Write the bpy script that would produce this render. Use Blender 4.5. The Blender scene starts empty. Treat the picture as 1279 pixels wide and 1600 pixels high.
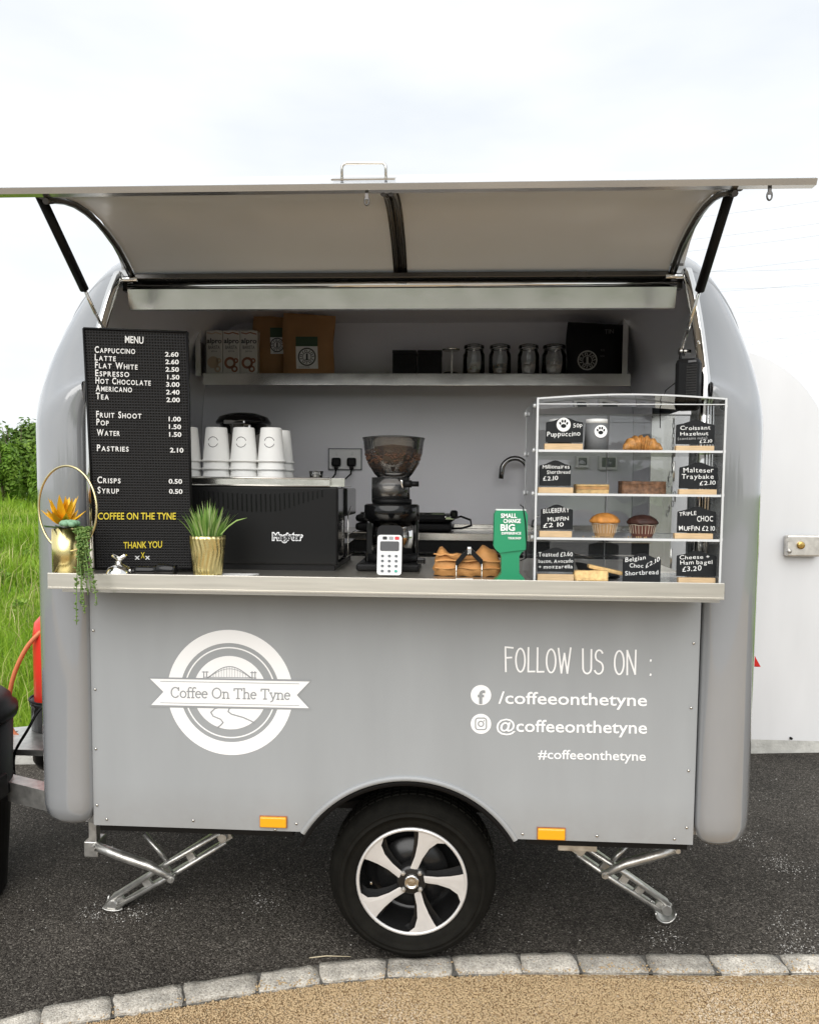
import bpy, bmesh, math, random
import numpy as np
from mathutils import Vector, Matrix

random.seed(7)
rng = np.random.default_rng(7)
SC = bpy.context.scene
C = SC.collection
PI = math.pi

# ------------------------------------------------------------------ camera
CX, CD, CH = 0.1833, 2.3283, 1.5596
YAW, PITCH, ROLL = 0.0526, 0.0662, 0.0091
FPX, PPX, PPY = 1180.0, 640.0, 840.0            # in pixels of the 1279 x 1600 photograph
fwd = Vector((-math.sin(YAW) * math.cos(PITCH), math.cos(YAW) * math.cos(PITCH), -math.sin(PITCH)))
r0 = Vector((math.cos(YAW), math.sin(YAW), 0))
u0 = r0.cross(fwd)
RIGHT = math.cos(ROLL) * r0 + math.sin(ROLL) * u0
UP = math.cos(ROLL) * u0 - math.sin(ROLL) * r0
EYE = Vector((CX, -CD, CH))
cd = bpy.data.cameras.new('camera')
cam = bpy.data.objects.new('camera', cd)
C.objects.link(cam)
SC.camera = cam
Mx = Matrix((RIGHT, UP, -fwd)).transposed().to_4x4()
Mx.translation = EYE
cam.matrix_world = Mx
cd.sensor_fit = 'VERTICAL'
cd.sensor_height = 24.0
cd.lens = 24.0 * FPX / 1600.0
cd.shift_y = (PPY - 800.0) / 1600.0
cd.shift_x = -(PPX - 639.5) / 1600.0
cd.clip_start = 0.05
cd.clip_end = 2000

# ------------------------------------------------------------------ world, sun, exposure
W = bpy.data.worlds.new('World')
SC.world = W
W.use_nodes = True
nt = W.node_tree
nt.nodes.clear()
SUN_EL, SUN_ROT = math.radians(42), math.radians(200)
out = nt.nodes.new('ShaderNodeOutputWorld')
bg = nt.nodes.new('ShaderNodeBackground')
bgc = nt.nodes.new('ShaderNodeBackground')
mixw = nt.nodes.new('ShaderNodeMixShader')
sky = nt.nodes.new('ShaderNodeTexSky')
sky.sky_type = 'NISHITA'
sky.sun_disc = False
sky.sun_elevation = SUN_EL
sky.sun_rotation = SUN_ROT
nt.links.new(sky.outputs[0], bg.inputs[0])
bg.inputs[1].default_value = 0.1
tc = nt.nodes.new('ShaderNodeTexCoord')
mp = nt.nodes.new('ShaderNodeMapping')
mp.inputs['Scale'].default_value = (1.0, 1.0, 3.2)
no = nt.nodes.new('ShaderNodeTexNoise')
no.inputs['Scale'].default_value = 1.7
no.inputs['Detail'].default_value = 5
no.inputs['Roughness'].default_value = 0.5
cr = nt.nodes.new('ShaderNodeValToRGB')
cr.color_ramp.elements[0].position = 0.38
cr.color_ramp.elements[0].color = (0.80, 0.84, 0.88, 1)
cr.color_ramp.elements[1].position = 0.6
cr.color_ramp.elements[1].color = (0.97, 0.985, 0.995, 1)
nt.links.new(tc.outputs['Generated'], mp.inputs[0])
nt.links.new(mp.outputs[0], no.inputs[0])
nt.links.new(no.outputs[0], cr.inputs[0])
nt.links.new(cr.outputs[0], bgc.inputs[0])
bgc.inputs[1].default_value = 0.55
mixw.inputs[0].default_value = 0.95              # thin overcast covers almost all of the blue sky
nt.links.new(bg.outputs[0], mixw.inputs[1])
nt.links.new(bgc.outputs[0], mixw.inputs[2])
nt.links.new(mixw.outputs[0], out.inputs[0])

sd = bpy.data.lights.new('sun', 'SUN')
sun = bpy.data.objects.new('sun', sd)
C.objects.link(sun)
sd.energy = 1.5
sd.angle = math.radians(72)
sd.color = (1.0, 0.97, 0.93)
sdir = Vector((-0.18 * math.cos(SUN_EL), -0.98 * math.cos(SUN_EL), math.sin(SUN_EL)))
sun.rotation_euler = sdir.to_track_quat('Z', 'Y').to_euler()
sun.location = (0, -5, 12)

SC.view_settings.view_transform = 'Standard'
SC.view_settings.look = 'None'
SC.view_settings.gamma = 1
SC.view_settings.use_curve_mapping = False
SC.view_settings.exposure = 1.05
SC.render.engine = 'CYCLES'
SC.cycles.max_bounces = 12
SC.cycles.diffuse_bounces = 8
SC.cycles.transparent_max_bounces = 24
SC.cycles.caustics_reflective = False
SC.cycles.caustics_refractive = False

# ------------------------------------------------------------------ pixel geometry (measured off the photograph at a known depth)
def ray(px, py):
    return (fwd + RIGHT * ((px - PPX) / FPX) + UP * (-(py - PPY) / FPX))

def P(px, py, y):                       # point on the upright plane at depth y
    d = ray(px, py)
    return EYE + d * ((y - EYE.y) / d.y)

def G(px, py, z=0.0):                   # point on the level plane at height z
    d = ray(px, py)
    return EYE + d * ((z - EYE.z) / d.z)

def PL(px, py, o, n):                   # point on any plane
    d = ray(px, py)
    return EYE + d * ((o - EYE).dot(n) / d.dot(n))

# ------------------------------------------------------------------ materials
MATS = {}
def mat(name, col, rough=0.5, metal=0.0, var=0.0, vscale=8.0, bump=0.0, bscale=60.0, coat=0.0, aniso=None, rvar=0.0, spec=0.5, detail=4):
    m = bpy.data.materials.new(name)
    m.use_nodes = True
    t = m.node_tree
    b = t.nodes['Principled BSDF']
    c = (col[0], col[1], col[2], 1)
    b.inputs['Base Color'].default_value = c
    b.inputs['Roughness'].default_value = rough
    b.inputs['Metallic'].default_value = metal
    b.inputs['Coat Weight'].default_value = coat
    b.inputs['Coat Roughness'].default_value = 0.06
    b.inputs['Specular IOR Level'].default_value = spec
    co = t.nodes.new('ShaderNodeTexCoord')
    src = co.outputs['Object']
    if aniso:
        mpn = t.nodes.new('ShaderNodeMapping')
        mpn.inputs['Scale'].default_value = aniso
        t.links.new(src, mpn.inputs[0])
        src = mpn.outputs[0]
    if var > 0 or rvar > 0:
        n = t.nodes.new('ShaderNodeTexNoise')
        n.inputs['Scale'].default_value = vscale
        n.inputs['Detail'].default_value = detail
        t.links.new(src, n.inputs[0])
        if var > 0:
            r = t.nodes.new('ShaderNodeValToRGB')
            r.color_ramp.elements[0].position = 0.3
            r.color_ramp.elements[1].position = 0.7
            r.color_ramp.elements[0].color = tuple(max(0, x * (1 - var)) for x in col) + (1,)
            r.color_ramp.elements[1].color = tuple(min(1, x * (1 + var)) for x in col) + (1,)
            t.links.new(n.outputs[0], r.inputs[0])
            t.links.new(r.outputs[0], b.inputs['Base Color'])
        if rvar > 0:
            mr = t.nodes.new('ShaderNodeMapRange')
            mr.inputs[3].default_value = max(0.02, rough - rvar)
            mr.inputs[4].default_value = min(1, rough + rvar)
            t.links.new(n.outputs[0], mr.inputs[0])
            t.links.new(mr.outputs[0], b.inputs['Roughness'])
    if bump > 0:
        n2 = t.nodes.new('ShaderNodeTexNoise')
        n2.inputs['Scale'].default_value = bscale
        n2.inputs['Detail'].default_value = 5
        bp = t.nodes.new('ShaderNodeBump')
        bp.inputs['Strength'].default_value = bump
        bp.inputs['Distance'].default_value = 0.01
        t.links.new(src, n2.inputs[0])
        t.links.new(n2.outputs[0], bp.inputs['Height'])
        t.links.new(bp.outputs[0], b.inputs['Normal'])
    MATS[name] = m
    return m

def clear(name, tint, gloss=0.08, rough=0.02, haze=0.0):
    m = bpy.data.materials.new(name)
    m.use_nodes = True
    t = m.node_tree
    t.nodes.clear()
    o = t.nodes.new('ShaderNodeOutputMaterial')
    tr = t.nodes.new('ShaderNodeBsdfTransparent')
    tr.inputs[0].default_value = (*tint, 1)
    gl = t.nodes.new('ShaderNodeBsdfGlossy')
    gl.inputs[1].default_value = rough
    gl.inputs[0].default_value = (1, 1, 1, 1)
    lw = t.nodes.new('ShaderNodeFresnel')
    lw.inputs[0].default_value = 1.45
    ma = t.nodes.new('ShaderNodeMath')
    ma.operation = 'ADD'
    ma.use_clamp = True
    ma.inputs[1].default_value = gloss
    mx = t.nodes.new('ShaderNodeMixShader')
    t.links.new(lw.outputs[0], ma.inputs[0])
    t.links.new(ma.outputs[0], mx.inputs[0])
    t.links.new(tr.outputs[0], mx.inputs[1])
    t.links.new(gl.outputs[0], mx.inputs[2])
    last = mx.outputs[0]
    if haze > 0:
        df = t.nodes.new('ShaderNodeBsdfDiffuse')
        df.inputs[0].default_value = (0.9, 0.92, 0.93, 1)
        m2 = t.nodes.new('ShaderNodeMixShader')
        m2.inputs[0].default_value = haze
        t.links.new(last, m2.inputs[1])
        t.links.new(df.outputs[0], m2.inputs[2])
        last = m2.outputs[0]
    t.links.new(last, o.inputs[0])
    MATS[name] = m
    return m

GREY = (0.30, 0.30, 0.312)
mat('trailer_paint', (0.260, 0.270, 0.282), 0.14, var=0.03, vscale=3, coat=1.0, bump=0.015, bscale=5)
MATS['trailer_paint'].node_tree.nodes['Principled BSDF'].inputs['Coat IOR'].default_value = 1.8
mat('panel_paint', (0.328, 0.342, 0.352), 0.40, var=0.05, vscale=4.0, rvar=0.06, spec=0.35, aniso=(1.6, 1, 0.35))
mat('decal_white', (0.90, 0.90, 0.90), 0.4)
mat('decal_grey', (0.30, 0.312, 0.322), 0.42)
mat('lining', (0.86, 0.855, 0.89), 0.28, var=0.03, vscale=2, bump=0.03, bscale=2.5)
mat('hatch_lining', (0.85, 0.89, 0.955), 0.22, var=0.04, vscale=2.2, bump=0.03, bscale=3)
mat('hatch_skin', (0.72, 0.74, 0.76), 0.12, var=0.02, vscale=4, coat=0.5)
mat('stainless', (0.62, 0.59, 0.54), 0.24, 1.0, var=0.04, vscale=6, rvar=0.08)
mat('stainless_plain', (0.62, 0.60, 0.56), 0.2, 1.0, var=0.06, vscale=7, rvar=0.08, bump=0.16, bscale=5)
mat('counter_steel', (0.68, 0.65, 0.585), 0.36, 1.0, var=0.05, vscale=10, rvar=0.05, aniso=(0.5, 12, 12))
mat('chrome', (0.78, 0.77, 0.75), 0.07, 1.0)
mat('dark_trim', (0.10, 0.095, 0.09), 0.25, 0.9, rvar=0.08)
mat('galvanised', (0.62, 0.61, 0.58), 0.36, 0.85, var=0.18, vscale=30, bump=0.12, bscale=70, rvar=0.12)
mat('black_steel', (0.008, 0.008, 0.008), 0.42, 0.0, rvar=0.1, spec=0.18)
mat('black_plastic', (0.007, 0.007, 0.0075), 0.45, rvar=0.08, spec=0.16)
mat('black_gloss', (0.006, 0.006, 0.0065), 0.14, coat=0.15, spec=0.3)
mat('rubber', (0.008, 0.0075, 0.006), 0.8, var=0.25, vscale=25, bump=0.1, bscale=120, spec=0.12)
mat('alloy_face', (0.72, 0.71, 0.70), 0.32, 0.45, var=0.05, vscale=20)
mat('alloy_black', (0.012, 0.012, 0.012), 0.25)
mat('amber', (0.85, 0.38, 0.01), 0.22, coat=0.4)
mat('red_reflector', (0.55, 0.012, 0.012), 0.2, coat=0.5)
mat('white_door', (0.70, 0.71, 0.725), 0.35, var=0.035, vscale=5, coat=0.1, aniso=(1.5, 1, 0.4))
mat('lock_metal', (0.68, 0.66, 0.62), 0.38, 0.8, var=0.15, vscale=40)
mat('brass', (0.62, 0.42, 0.14), 0.25, 1.0)
mat('gold', (0.84, 0.72, 0.34), 0.28, 1.0, var=0.06, vscale=20, rvar=0.06)
mat('gold_pale', (0.74, 0.64, 0.36), 0.28, 1.0, rvar=0.06)
mat('paper_white', (0.78, 0.78, 0.76), 0.7)
mat('cup_white', (0.80, 0.80, 0.78), 0.55)
mat('cup_grey', (0.16, 0.165, 0.17), 0.6)
mat('print_black', (0.02, 0.02, 0.022), 0.6)
mat('print_grey', (0.12, 0.12, 0.125), 0.6)
mat('added_ground_grey', (0.27, 0.262, 0.25), 0.85, var=0.3, vscale=1.5)  # tone of the unseen added ground, chosen for its bounce light
mat('floor_alu', (0.5, 0.5, 0.5), 0.45, 0.3)
mat('felt_black', (0.016, 0.0155, 0.016), 0.75)
mat('letter_white', (0.82, 0.82, 0.80), 0.45)
mat('letter_yellow', (0.75, 0.60, 0.05), 0.45)
mat('chalkboard', (0.014, 0.0155, 0.017), 0.6, spec=0.2, var=0.2, vscale=40)
mat('chalk', (0.80, 0.81, 0.80), 0.85)
mat('chalk_dim', (0.36, 0.37, 0.37), 0.85)
mat('pine_wood', (0.62, 0.44, 0.25), 0.55, var=0.12, vscale=30, aniso=(1, 8, 8))
mat('kraft', (0.36, 0.19, 0.075), 0.65, var=0.12, vscale=9, bump=0.35, bscale=14)
mat('dark_chrome', (0.22, 0.22, 0.22), 0.08, 1.0)
mat('tan_paper', (0.56, 0.27, 0.085), 0.7, var=0.12, vscale=14, bump=0.4, bscale=25)
mat('label_green', (0.025, 0.06, 0.025), 0.5)
mat('foil_black', (0.006, 0.006, 0.007), 0.42, spec=0.2, bump=0.3, bscale=12)
mat('green_card', (0.012, 0.26, 0.115), 0.4, var=0.03)
mat('reader_white', (0.78, 0.78, 0.77), 0.35)
mat('screen', (0.012, 0.014, 0.017), 0.12)
mat('red_print', (0.6, 0.02, 0.03), 0.4)
mat('key_dark', (0.10, 0.11, 0.12), 0.45)
mat('key_teal', (0.04, 0.40, 0.30), 0.4)
mat('beans', (0.10, 0.042, 0.018), 0.45, var=0.4, vscale=60)
mat('pastry', (0.62, 0.29, 0.08), 0.45, var=0.5, vscale=55, bump=0.6, bscale=45)
mat('shortbread', (0.74, 0.50, 0.22), 0.75, var=0.22, vscale=60, bump=0.5, bscale=90)
mat('caramel', (0.52, 0.27, 0.09), 0.5, var=0.3, vscale=50, bump=0.4, bscale=60)
mat('traybake', (0.20, 0.10, 0.05), 0.6, var=0.5, vscale=90, bump=0.6, bscale=70)
mat('muffin_top', (0.70, 0.29, 0.06), 0.6, var=0.22, vscale=50, bump=0.6, bscale=60)
mat('choc', (0.05, 0.018, 0.012), 0.6, var=0.3, vscale=50, bump=0.6, bscale=60)
mat('muffin_case', (0.55, 0.33, 0.15), 0.7, var=0.2, vscale=40)
mat('choc_case', (0.16, 0.06, 0.04), 0.7, var=0.3, vscale=40)
mat('case_rim', (0.72, 0.62, 0.48), 0.7)
mat('slate', (0.03, 0.03, 0.032), 0.6, var=0.3, vscale=40)
mat('marsh', (0.82, 0.74, 0.72), 0.8, var=0.15, vscale=80)
mat('tea', (0.34, 0.26, 0.18), 0.8, var=0.5, vscale=90)
mat('carton_cream', (0.72, 0.70, 0.64), 0.45)
mat('carton_brown', (0.34, 0.14, 0.075), 0.5, var=0.2, vscale=30)
mat('carton_beige', (0.60, 0.46, 0.32), 0.5)
mat('gas_red', (0.72, 0.035, 0.018), 0.35, coat=0.2)
mat('hose_orange', (0.68, 0.20, 0.08), 0.5)
mat('agave_yellow', (0.86, 0.47, 0.015), 0.45, var=0.25, vscale=14)
mat('agave_green', (0.05, 0.10, 0.03), 0.5, var=0.3, vscale=20)
mat('rosette_green', (0.22, 0.40, 0.25), 0.55, var=0.15, vscale=30)
mat('string_green', (0.16, 0.27, 0.07), 0.5, var=0.35, vscale=45)
mat('blade_green', (0.14, 0.29, 0.05), 0.42, var=0.4, vscale=26)
mat('concrete', (0.55, 0.54, 0.50), 0.85, var=0.18, vscale=12, bump=0.4, bscale=60)
mat('cable_grey', (0.25, 0.26, 0.27), 0.6)
mat('fence_wire', (0.25, 0.26, 0.25), 0.5, 0.4)
mat('speaker_mesh', (0.03, 0.03, 0.03), 0.5, bump=0.8, bscale=500)
mat('bark', (0.10, 0.07, 0.045), 0.85, var=0.3, vscale=20, bump=0.5, bscale=30)
mat('socket_white', (0.80, 0.80, 0.79), 0.35)
clear('acrylic', (0.94, 0.95, 0.955), 0.03, 0.02, 0.075)  # white mixed in stands for pale reflections on the clear panels
clear('acrylic_edge', (0.9, 0.92, 0.93), 0.10, 0.1, 0.62)
clear('jar_glass', (0.93, 0.94, 0.94), 0.02, 0.03)
clear('hopper_glass', (0.80, 0.78, 0.75), 0.0, 0.03, 0.02)

# road film along the foot of the front panel
_t = MATS['panel_paint'].node_tree
_b = _t.nodes['Principled BSDF']
_src = _b.inputs['Base Color'].links[0].from_socket
_co = _t.nodes.new('ShaderNodeTexCoord'); _sx = _t.nodes.new('ShaderNodeSeparateXYZ'); _mr = _t.nodes.new('ShaderNodeMapRange')
_mr.inputs[1].default_value = 0.45; _mr.inputs[2].default_value = 0.60; _mr.inputs[3].default_value = 0.55; _mr.inputs[4].default_value = 0.0
_n = _t.nodes.new('ShaderNodeTexNoise'); _n.inputs['Scale'].default_value = 16; _n.inputs['Detail'].default_value = 8; _n.inputs['Roughness'].default_value = 0.7
_m = _t.nodes.new('ShaderNodeMath'); _m.operation = 'MULTIPLY'
_mx = _t.nodes.new('ShaderNodeMix'); _mx.data_type = 'RGBA'
_mx.inputs[7].default_value = (0.20, 0.18, 0.155, 1)
_t.links.new(_co.outputs['Object'], _sx.inputs[0]); _t.links.new(_sx.outputs['Z'], _mr.inputs[0]); _t.links.new(_co.outputs['Object'], _n.inputs[0])
_t.links.new(_mr.outputs[0], _m.inputs[0]); _t.links.new(_n.outputs[0], _m.inputs[1]); _t.links.new(_m.outputs[0], _mx.inputs[0])
_t.links.new(_src, _mx.inputs[6]); _t.links.new(_mx.outputs[2], _b.inputs['Base Color'])

# ------------------------------------------------------------------ mesh builder
class B:
    def __init__(s):
        s.v = []; s.f = []; s.sm = []
    def add(s, vs, fs, smooth=False):
        k = len(s.v)
        s.v += [Vector(v) for v in vs]
        for f in fs:
            s.f.append(tuple(i + k for i in f)); s.sm.append(smooth)
        return s
    def box(s, c, d, rot=None, bev=0.0):
        bm = bmesh.new()
        bmesh.ops.create_cube(bm, size=1)
        for v in bm.verts:
            v.co = Vector((v.co.x * d[0], v.co.y * d[1], v.co.z * d[2]))
        if bev > 0:
            bmesh.ops.bevel(bm, geom=bm.edges[:], offset=min(bev, min(d) * 0.45), segments=2, profile=0.5, affect='EDGES')
        bm.verts.index_update()
        R = rot.to_3x3() if rot else Matrix.Identity(3)
        c = Vector(c)
        s.add([R @ v.co + c for v in bm.verts], [[v.index for v in f.verts] for f in bm.faces])
        bm.free()
        return s
    def box2(s, a, b, bev=0.0):
        a = Vector(a); b = Vector(b)
        return s.box((a + b) / 2, [abs(x) for x in (b - a)], None, bev)
    def tube(s, pts, r, seg=10, caps=True, closed=False):
        pts = [Vector(p) for p in pts]
        n = len(pts)
        rs = r if isinstance(r, (list, tuple)) else [r] * n
        vs = []; fs = []
        t0 = (pts[1] - pts[0]).normalized()
        ref = Vector((0, 0, 1)) if abs(t0.z) < 0.9 else Vector((1, 0, 0))
        nrm = t0.cross(ref).normalized()
        for i in range(n):
            if closed:
                t = (pts[(i + 1) % n] - pts[i - 1]).normalized()
            else:
                t = (pts[min(i + 1, n - 1)] - pts[max(i - 1, 0)]).normalized()
            nrm = (nrm - t * nrm.dot(t)).normalized()
            bi = t.cross(nrm)
            for k in range(seg):
                a = 2 * PI * k / seg
                vs.append(pts[i] + (nrm * math.cos(a) + bi * math.sin(a)) * rs[i])
        for i in range(n if closed else n - 1):
            j = (i + 1) % n
            for k in range(seg):
                k2 = (k + 1) % seg
                fs.append((i * seg + k, i * seg + k2, j * seg + k2, j * seg + k))
        s.add(vs, fs, True)
        if caps and not closed:
            s.add(vs[:seg], [tuple(reversed(range(seg)))])
            s.add(vs[-seg:], [tuple(range(seg))])
        return s
    def lathe(s, prof, o, seg=24, axis='Z', smooth=True, rib=None, sx=1.0, caps=True):
        o = Vector(o); vs = []; fs = []
        for j, (r, z) in enumerate(prof):
            for k in range(seg):
                a = 2 * PI * k / seg
                rr = r * (1 + (rib(k, j) if rib else 0))
                x, y = rr * math.cos(a) * sx, rr * math.sin(a)
                if axis == 'Z': vs.append(o + Vector((x, y, z)))
                elif axis == 'Y': vs.append(o + Vector((x, z, y)))
                else: vs.append(o + Vector((z, x, y)))
        for j in range(len(prof) - 1):
            for k in range(seg):
                k2 = (k + 1) % seg
                f = (j * seg + k, j * seg + k2, (j + 1) * seg + k2, (j + 1) * seg + k)
                fs.append(f if axis != 'Y' else tuple(reversed(f)))
        s.add(vs, fs, smooth)
        if not caps: return s
        if prof[0][0] > 1e-5: s.add(vs[:seg], [tuple(reversed(range(seg)))])
        if prof[-1][0] > 1e-5: s.add(vs[-seg:], [tuple(range(seg))])
        return s
    def prism(s, poly, n, th):          # 3-D polygon, extruded along n by th
        n = Vector(n).normalized() * th
        k = len(poly)
        vs = [Vector(p) for p in poly] + [Vector(p) + n for p in poly]
        fs = [tuple(range(k)), tuple(reversed(range(k, 2 * k)))]
        for i in range(k):
            j = (i + 1) % k
            fs.append((i, i + k, j + k, j))
        s.add(vs, fs)
        return s
    def grid(s, rows, smooth=True, skip=None):
        n = len(rows[0]); vs = [p for r in rows for p in r]; fs = []
        for i in range(len(rows) - 1):
            for j in range(n - 1):
                q = (i * n + j, i * n + j + 1, (i + 1) * n + j + 1, (i + 1) * n + j)
                if skip and skip((vs[q[0]] + vs[q[2]]) / 2): continue
                fs.append(q)
        s.add(vs, fs, smooth)
        return s
    def ball(s, c, r, seg=12, rings=8, sc=(1, 1, 1), jit=0.0):
        c = Vector(c); vs = []; fs = []
        for i in range(rings + 1):
            t = PI * i / rings
            for k in range(seg):
                a = 2 * PI * k / seg
                q = 1 + random.uniform(-jit, jit)
                vs.append(c + Vector((math.sin(t) * math.cos(a) * sc[0], math.sin(t) * math.sin(a) * sc[1], math.cos(t) * sc[2])) * r * q)
        for i in range(rings):
            for k in range(seg):
                k2 = (k + 1) % seg
                fs.append((i * seg + k, (i + 1) * seg + k, (i + 1) * seg + k2, i * seg + k2))
        s.add(vs, fs, True)
        return s
    def ribbon(s, pts, w, n):           # flat stroke of width w lying in the plane with normal n; sharp corners start a new stroke
        pts = [Vector(p) for p in pts]; n = Vector(n).normalized()
        run = [pts[0]]; runs = []
        for i in range(1, len(pts)):
            run.append(pts[i])
            if i < len(pts) - 1 and (pts[i] - pts[i - 1]).angle(pts[i + 1] - pts[i], 0) > 0.8:
                runs.append(run); run = [pts[i]]
        runs.append(run)
        for q, r in enumerate(runs):
            k = len(r); vs = []
            for i in range(k):
                t = (r[min(i + 1, k - 1)] - r[max(i - 1, 0)]).normalized()
                sd_ = n.cross(t) * (w / 2)
                ext = t * (w * 0.38) * (-1 if i == 0 else (1 if i == k - 1 else 0))
                vs += [r[i] + sd_ + ext + n * (q * 2.5e-5), r[i] - sd_ + ext + n * (q * 2.5e-5)]
            s.add(vs, [(2 * i, 2 * i + 1, 2 * i + 3, 2 * i + 2) for i in range(k - 1)])
        return s

WM = {}
def link(name, me, parent=None, w=None):
    o = bpy.data.objects.new(name, me)
    C.objects.link(o)
    if parent is not None:
        o.parent = parent
        WM[o] = WM[parent]
    else:
        WM[o] = w if w is not None else Matrix.Identity(4)
        o.matrix_world = WM[o]
    return o

def tag(o, label=None, cat=None, group=None, kind=None):
    if label: o['label'] = label
    if cat: o['category'] = cat
    if group: o['group'] = group
    if kind: o['kind'] = kind
    return o

def thing(name, label, cat, loc, group=None):
    o = bpy.data.objects.new(name, None)
    o.empty_display_size = 0.05
    C.objects.link(o)
    WM[o] = Matrix.Translation(Vector(loc))
    o.matrix_world = WM[o]
    return tag(o, label, cat, group)

def ob(name, b, m, parent=None, label=None, fix=True, loc=None):
    """one mesh object out of world-space geometry"""
    w = WM[parent] if parent is not None else Matrix.Translation(Vector(loc or (0, 0, 0)))
    inv = w.inverted()
    me = bpy.data.meshes.new(name)
    me.from_pydata([inv @ v for v in b.v], [], b.f)
    me.polygons.foreach_set('use_smooth', b.sm)
    if fix:
        bm = bmesh.new(); bm.from_mesh(me)
        bmesh.ops.remove_doubles(bm, verts=bm.verts, dist=1e-6)
        bmesh.ops.recalc_face_normals(bm, faces=bm.faces)
        bm.to_mesh(me); bm.free()
    me.materials.append(MATS[m] if isinstance(m, str) else m)
    me.update()
    o = link(name, me, parent, w)
    if label: o['label'] = label
    return o

def solo(name, b, m, label, cat, loc, group=None, fix=True):
    return tag(ob(name, b, m, None, None, fix, loc), label, cat, group)

def bulk(name, verts, faces, m, parent=None, smooth=False):
    """verts (n,3), faces (m,k) numpy - fast path for foliage and gravel"""
    me = bpy.data.meshes.new(name)
    n, k = faces.shape
    me.vertices.add(len(verts)); me.vertices.foreach_set('co', verts.astype(np.float32).ravel())
    me.loops.add(n * k); me.loops.foreach_set('vertex_index', faces.astype(np.int32).ravel())
    me.polygons.add(n)
    me.polygons.foreach_set('loop_start', np.arange(0, n * k, k, dtype=np.int32))
    if smooth: me.polygons.foreach_set('use_smooth', np.ones(n, bool))
    me.update(calc_edges=True)
    me.materials.append(MATS[m] if isinstance(m, str) else m)
    return link(name, me, parent)

def copy_tree(o, parent=None, name=None):
    c = o.copy()
    C.objects.link(c)
    c.parent = parent
    WM[c] = WM[parent] if parent is not None else WM[o].copy()
    for ch in list(o.children):
        copy_tree(ch, c)
    return c

def move(o, loc):
    WM[o] = Matrix.Translation(Vector(loc))
    o.matrix_world = WM[o]

# ------------------------------------------------------------------ lettering
_tc = {}
def glyphs(txt, off=0.0, space=1.0):
    key = (txt, off, space)
    if key not in _tc:
        cu = bpy.data.curves.new('t', 'FONT')
        cu.body = txt; cu.size = 1.0; cu.offset = off; cu.fill_mode = 'FRONT'; cu.resolution_u = 3
        cu.space_character = space
        to = bpy.data.objects.new('t', cu)
        C.objects.link(to)
        dg = bpy.context.evaluated_depsgraph_get()
        me = bpy.data.meshes.new_from_object(to.evaluated_get(dg))
        vs = [v.co.copy() for v in me.vertices]
        fs = [tuple(p.vertices) for p in me.polygons]
        bpy.data.objects.remove(to); bpy.data.curves.remove(cu); bpy.data.meshes.remove(me)
        _tc[key] = (vs, fs)
    return _tc[key]
CAP = None
def cap_h():
    global CAP
    if CAP is None:
        CAP = max(v.y for v in glyphs('H')[0])
    return CAP

def text(b, txt, a, e, h, o, n, off=0.0, space=1.0, lift=0.0012, slant=0.0, base=None):
    """txt between the photograph's pixels a (start of base line) and e (its end), h pixels tall, on the plane (o, n)"""
    n = Vector(n).normalized()
    A = PL(a[0], a[1], o, n); E = PL(e[0], e[1], o, n); T = PL(a[0], a[1] - h, o, n)
    vs, fs = glyphs(txt, off, space)
    if not vs: return
    bs_ = glyphs(txt, base, space)[0] if base is not None else vs
    x0 = min(v.x for v in bs_); x1 = max(v.x for v in bs_)
    u = (E - A) / (x1 - x0); w = (T - A) / cap_h()
    if n.dot(EYE - A) < 0: n = -n
    b.add([A + u * (v.x - x0 + slant * v.y) + w * v.y + n * lift for v in vs], fs)

def chalk(b, txt, a, e, h, o, n, off=0.0, lift=0.0006):
    """hand written look: every letter a little different in height, turn and place"""
    n = Vector(n).normalized()
    A = PL(a[0], a[1], o, n); E = PL(e[0], e[1], o, n); T = PL(a[0], a[1] - h, o, n)
    if n.dot(EYE - A) < 0: n = -n
    x = 0.0; items = []
    for c in txt:
        if c == ' ':
            x += 0.28; continue
        vs, fs = glyphs(c, off)
        x0 = min(v.x for v in vs); x1 = max(v.x for v in vs)
        items.append((vs, fs, x, x0, random.uniform(0.92, 1.08), random.uniform(-0.04, 0.04), random.uniform(-0.07, 0.07)))
        x += (x1 - x0) * random.uniform(0.98, 1.06) + 0.11
    u = (E - A) / max(0.2, x - 0.11); w = (T - A) / cap_h()
    for vs, fs, ox, x0, sc, dy, ro in items:
        b.add([A + u * (ox + (v.x - x0) * math.cos(ro) - v.y * sc * math.sin(ro) * 0.9) + w * (dy + v.y * sc * math.cos(ro) + (v.x - x0) * math.sin(ro)) + n * lift for v in vs], fs)

def strokes(b, txt, font, a, e, h, o, n, wpx, lift=0.0012):
    """the same with single-line letters from a little stroke font (advance, polylines in a unit-high cell)"""
    n = Vector(n).normalized()
    A = PL(a[0], a[1], o, n); E = PL(e[0], e[1], o, n); T = PL(a[0], a[1] - h, o, n)
    if n.dot(EYE - A) < 0: n = -n
    tot = sum(font[c][0] for c in txt)
    u = (E - A) / tot; w = T - A
    wid = w.length / h * wpx
    x = 0
    for c in txt:
        adv, ls = font[c]
        for l in ls:
            b.ribbon([A + u * (x + p[0]) + w * p[1] + n * (lift + random.uniform(0, 2e-4)) for p in l], wid, n)
        x += adv
def arc(cx, cy, rx, ry, a0, a1, k=14):
    return [(cx + rx * math.cos(math.radians(a0 + (a1 - a0) * i / k)), cy + ry * math.sin(math.radians(a0 + (a1 - a0) * i / k))) for i in range(k + 1)]
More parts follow.
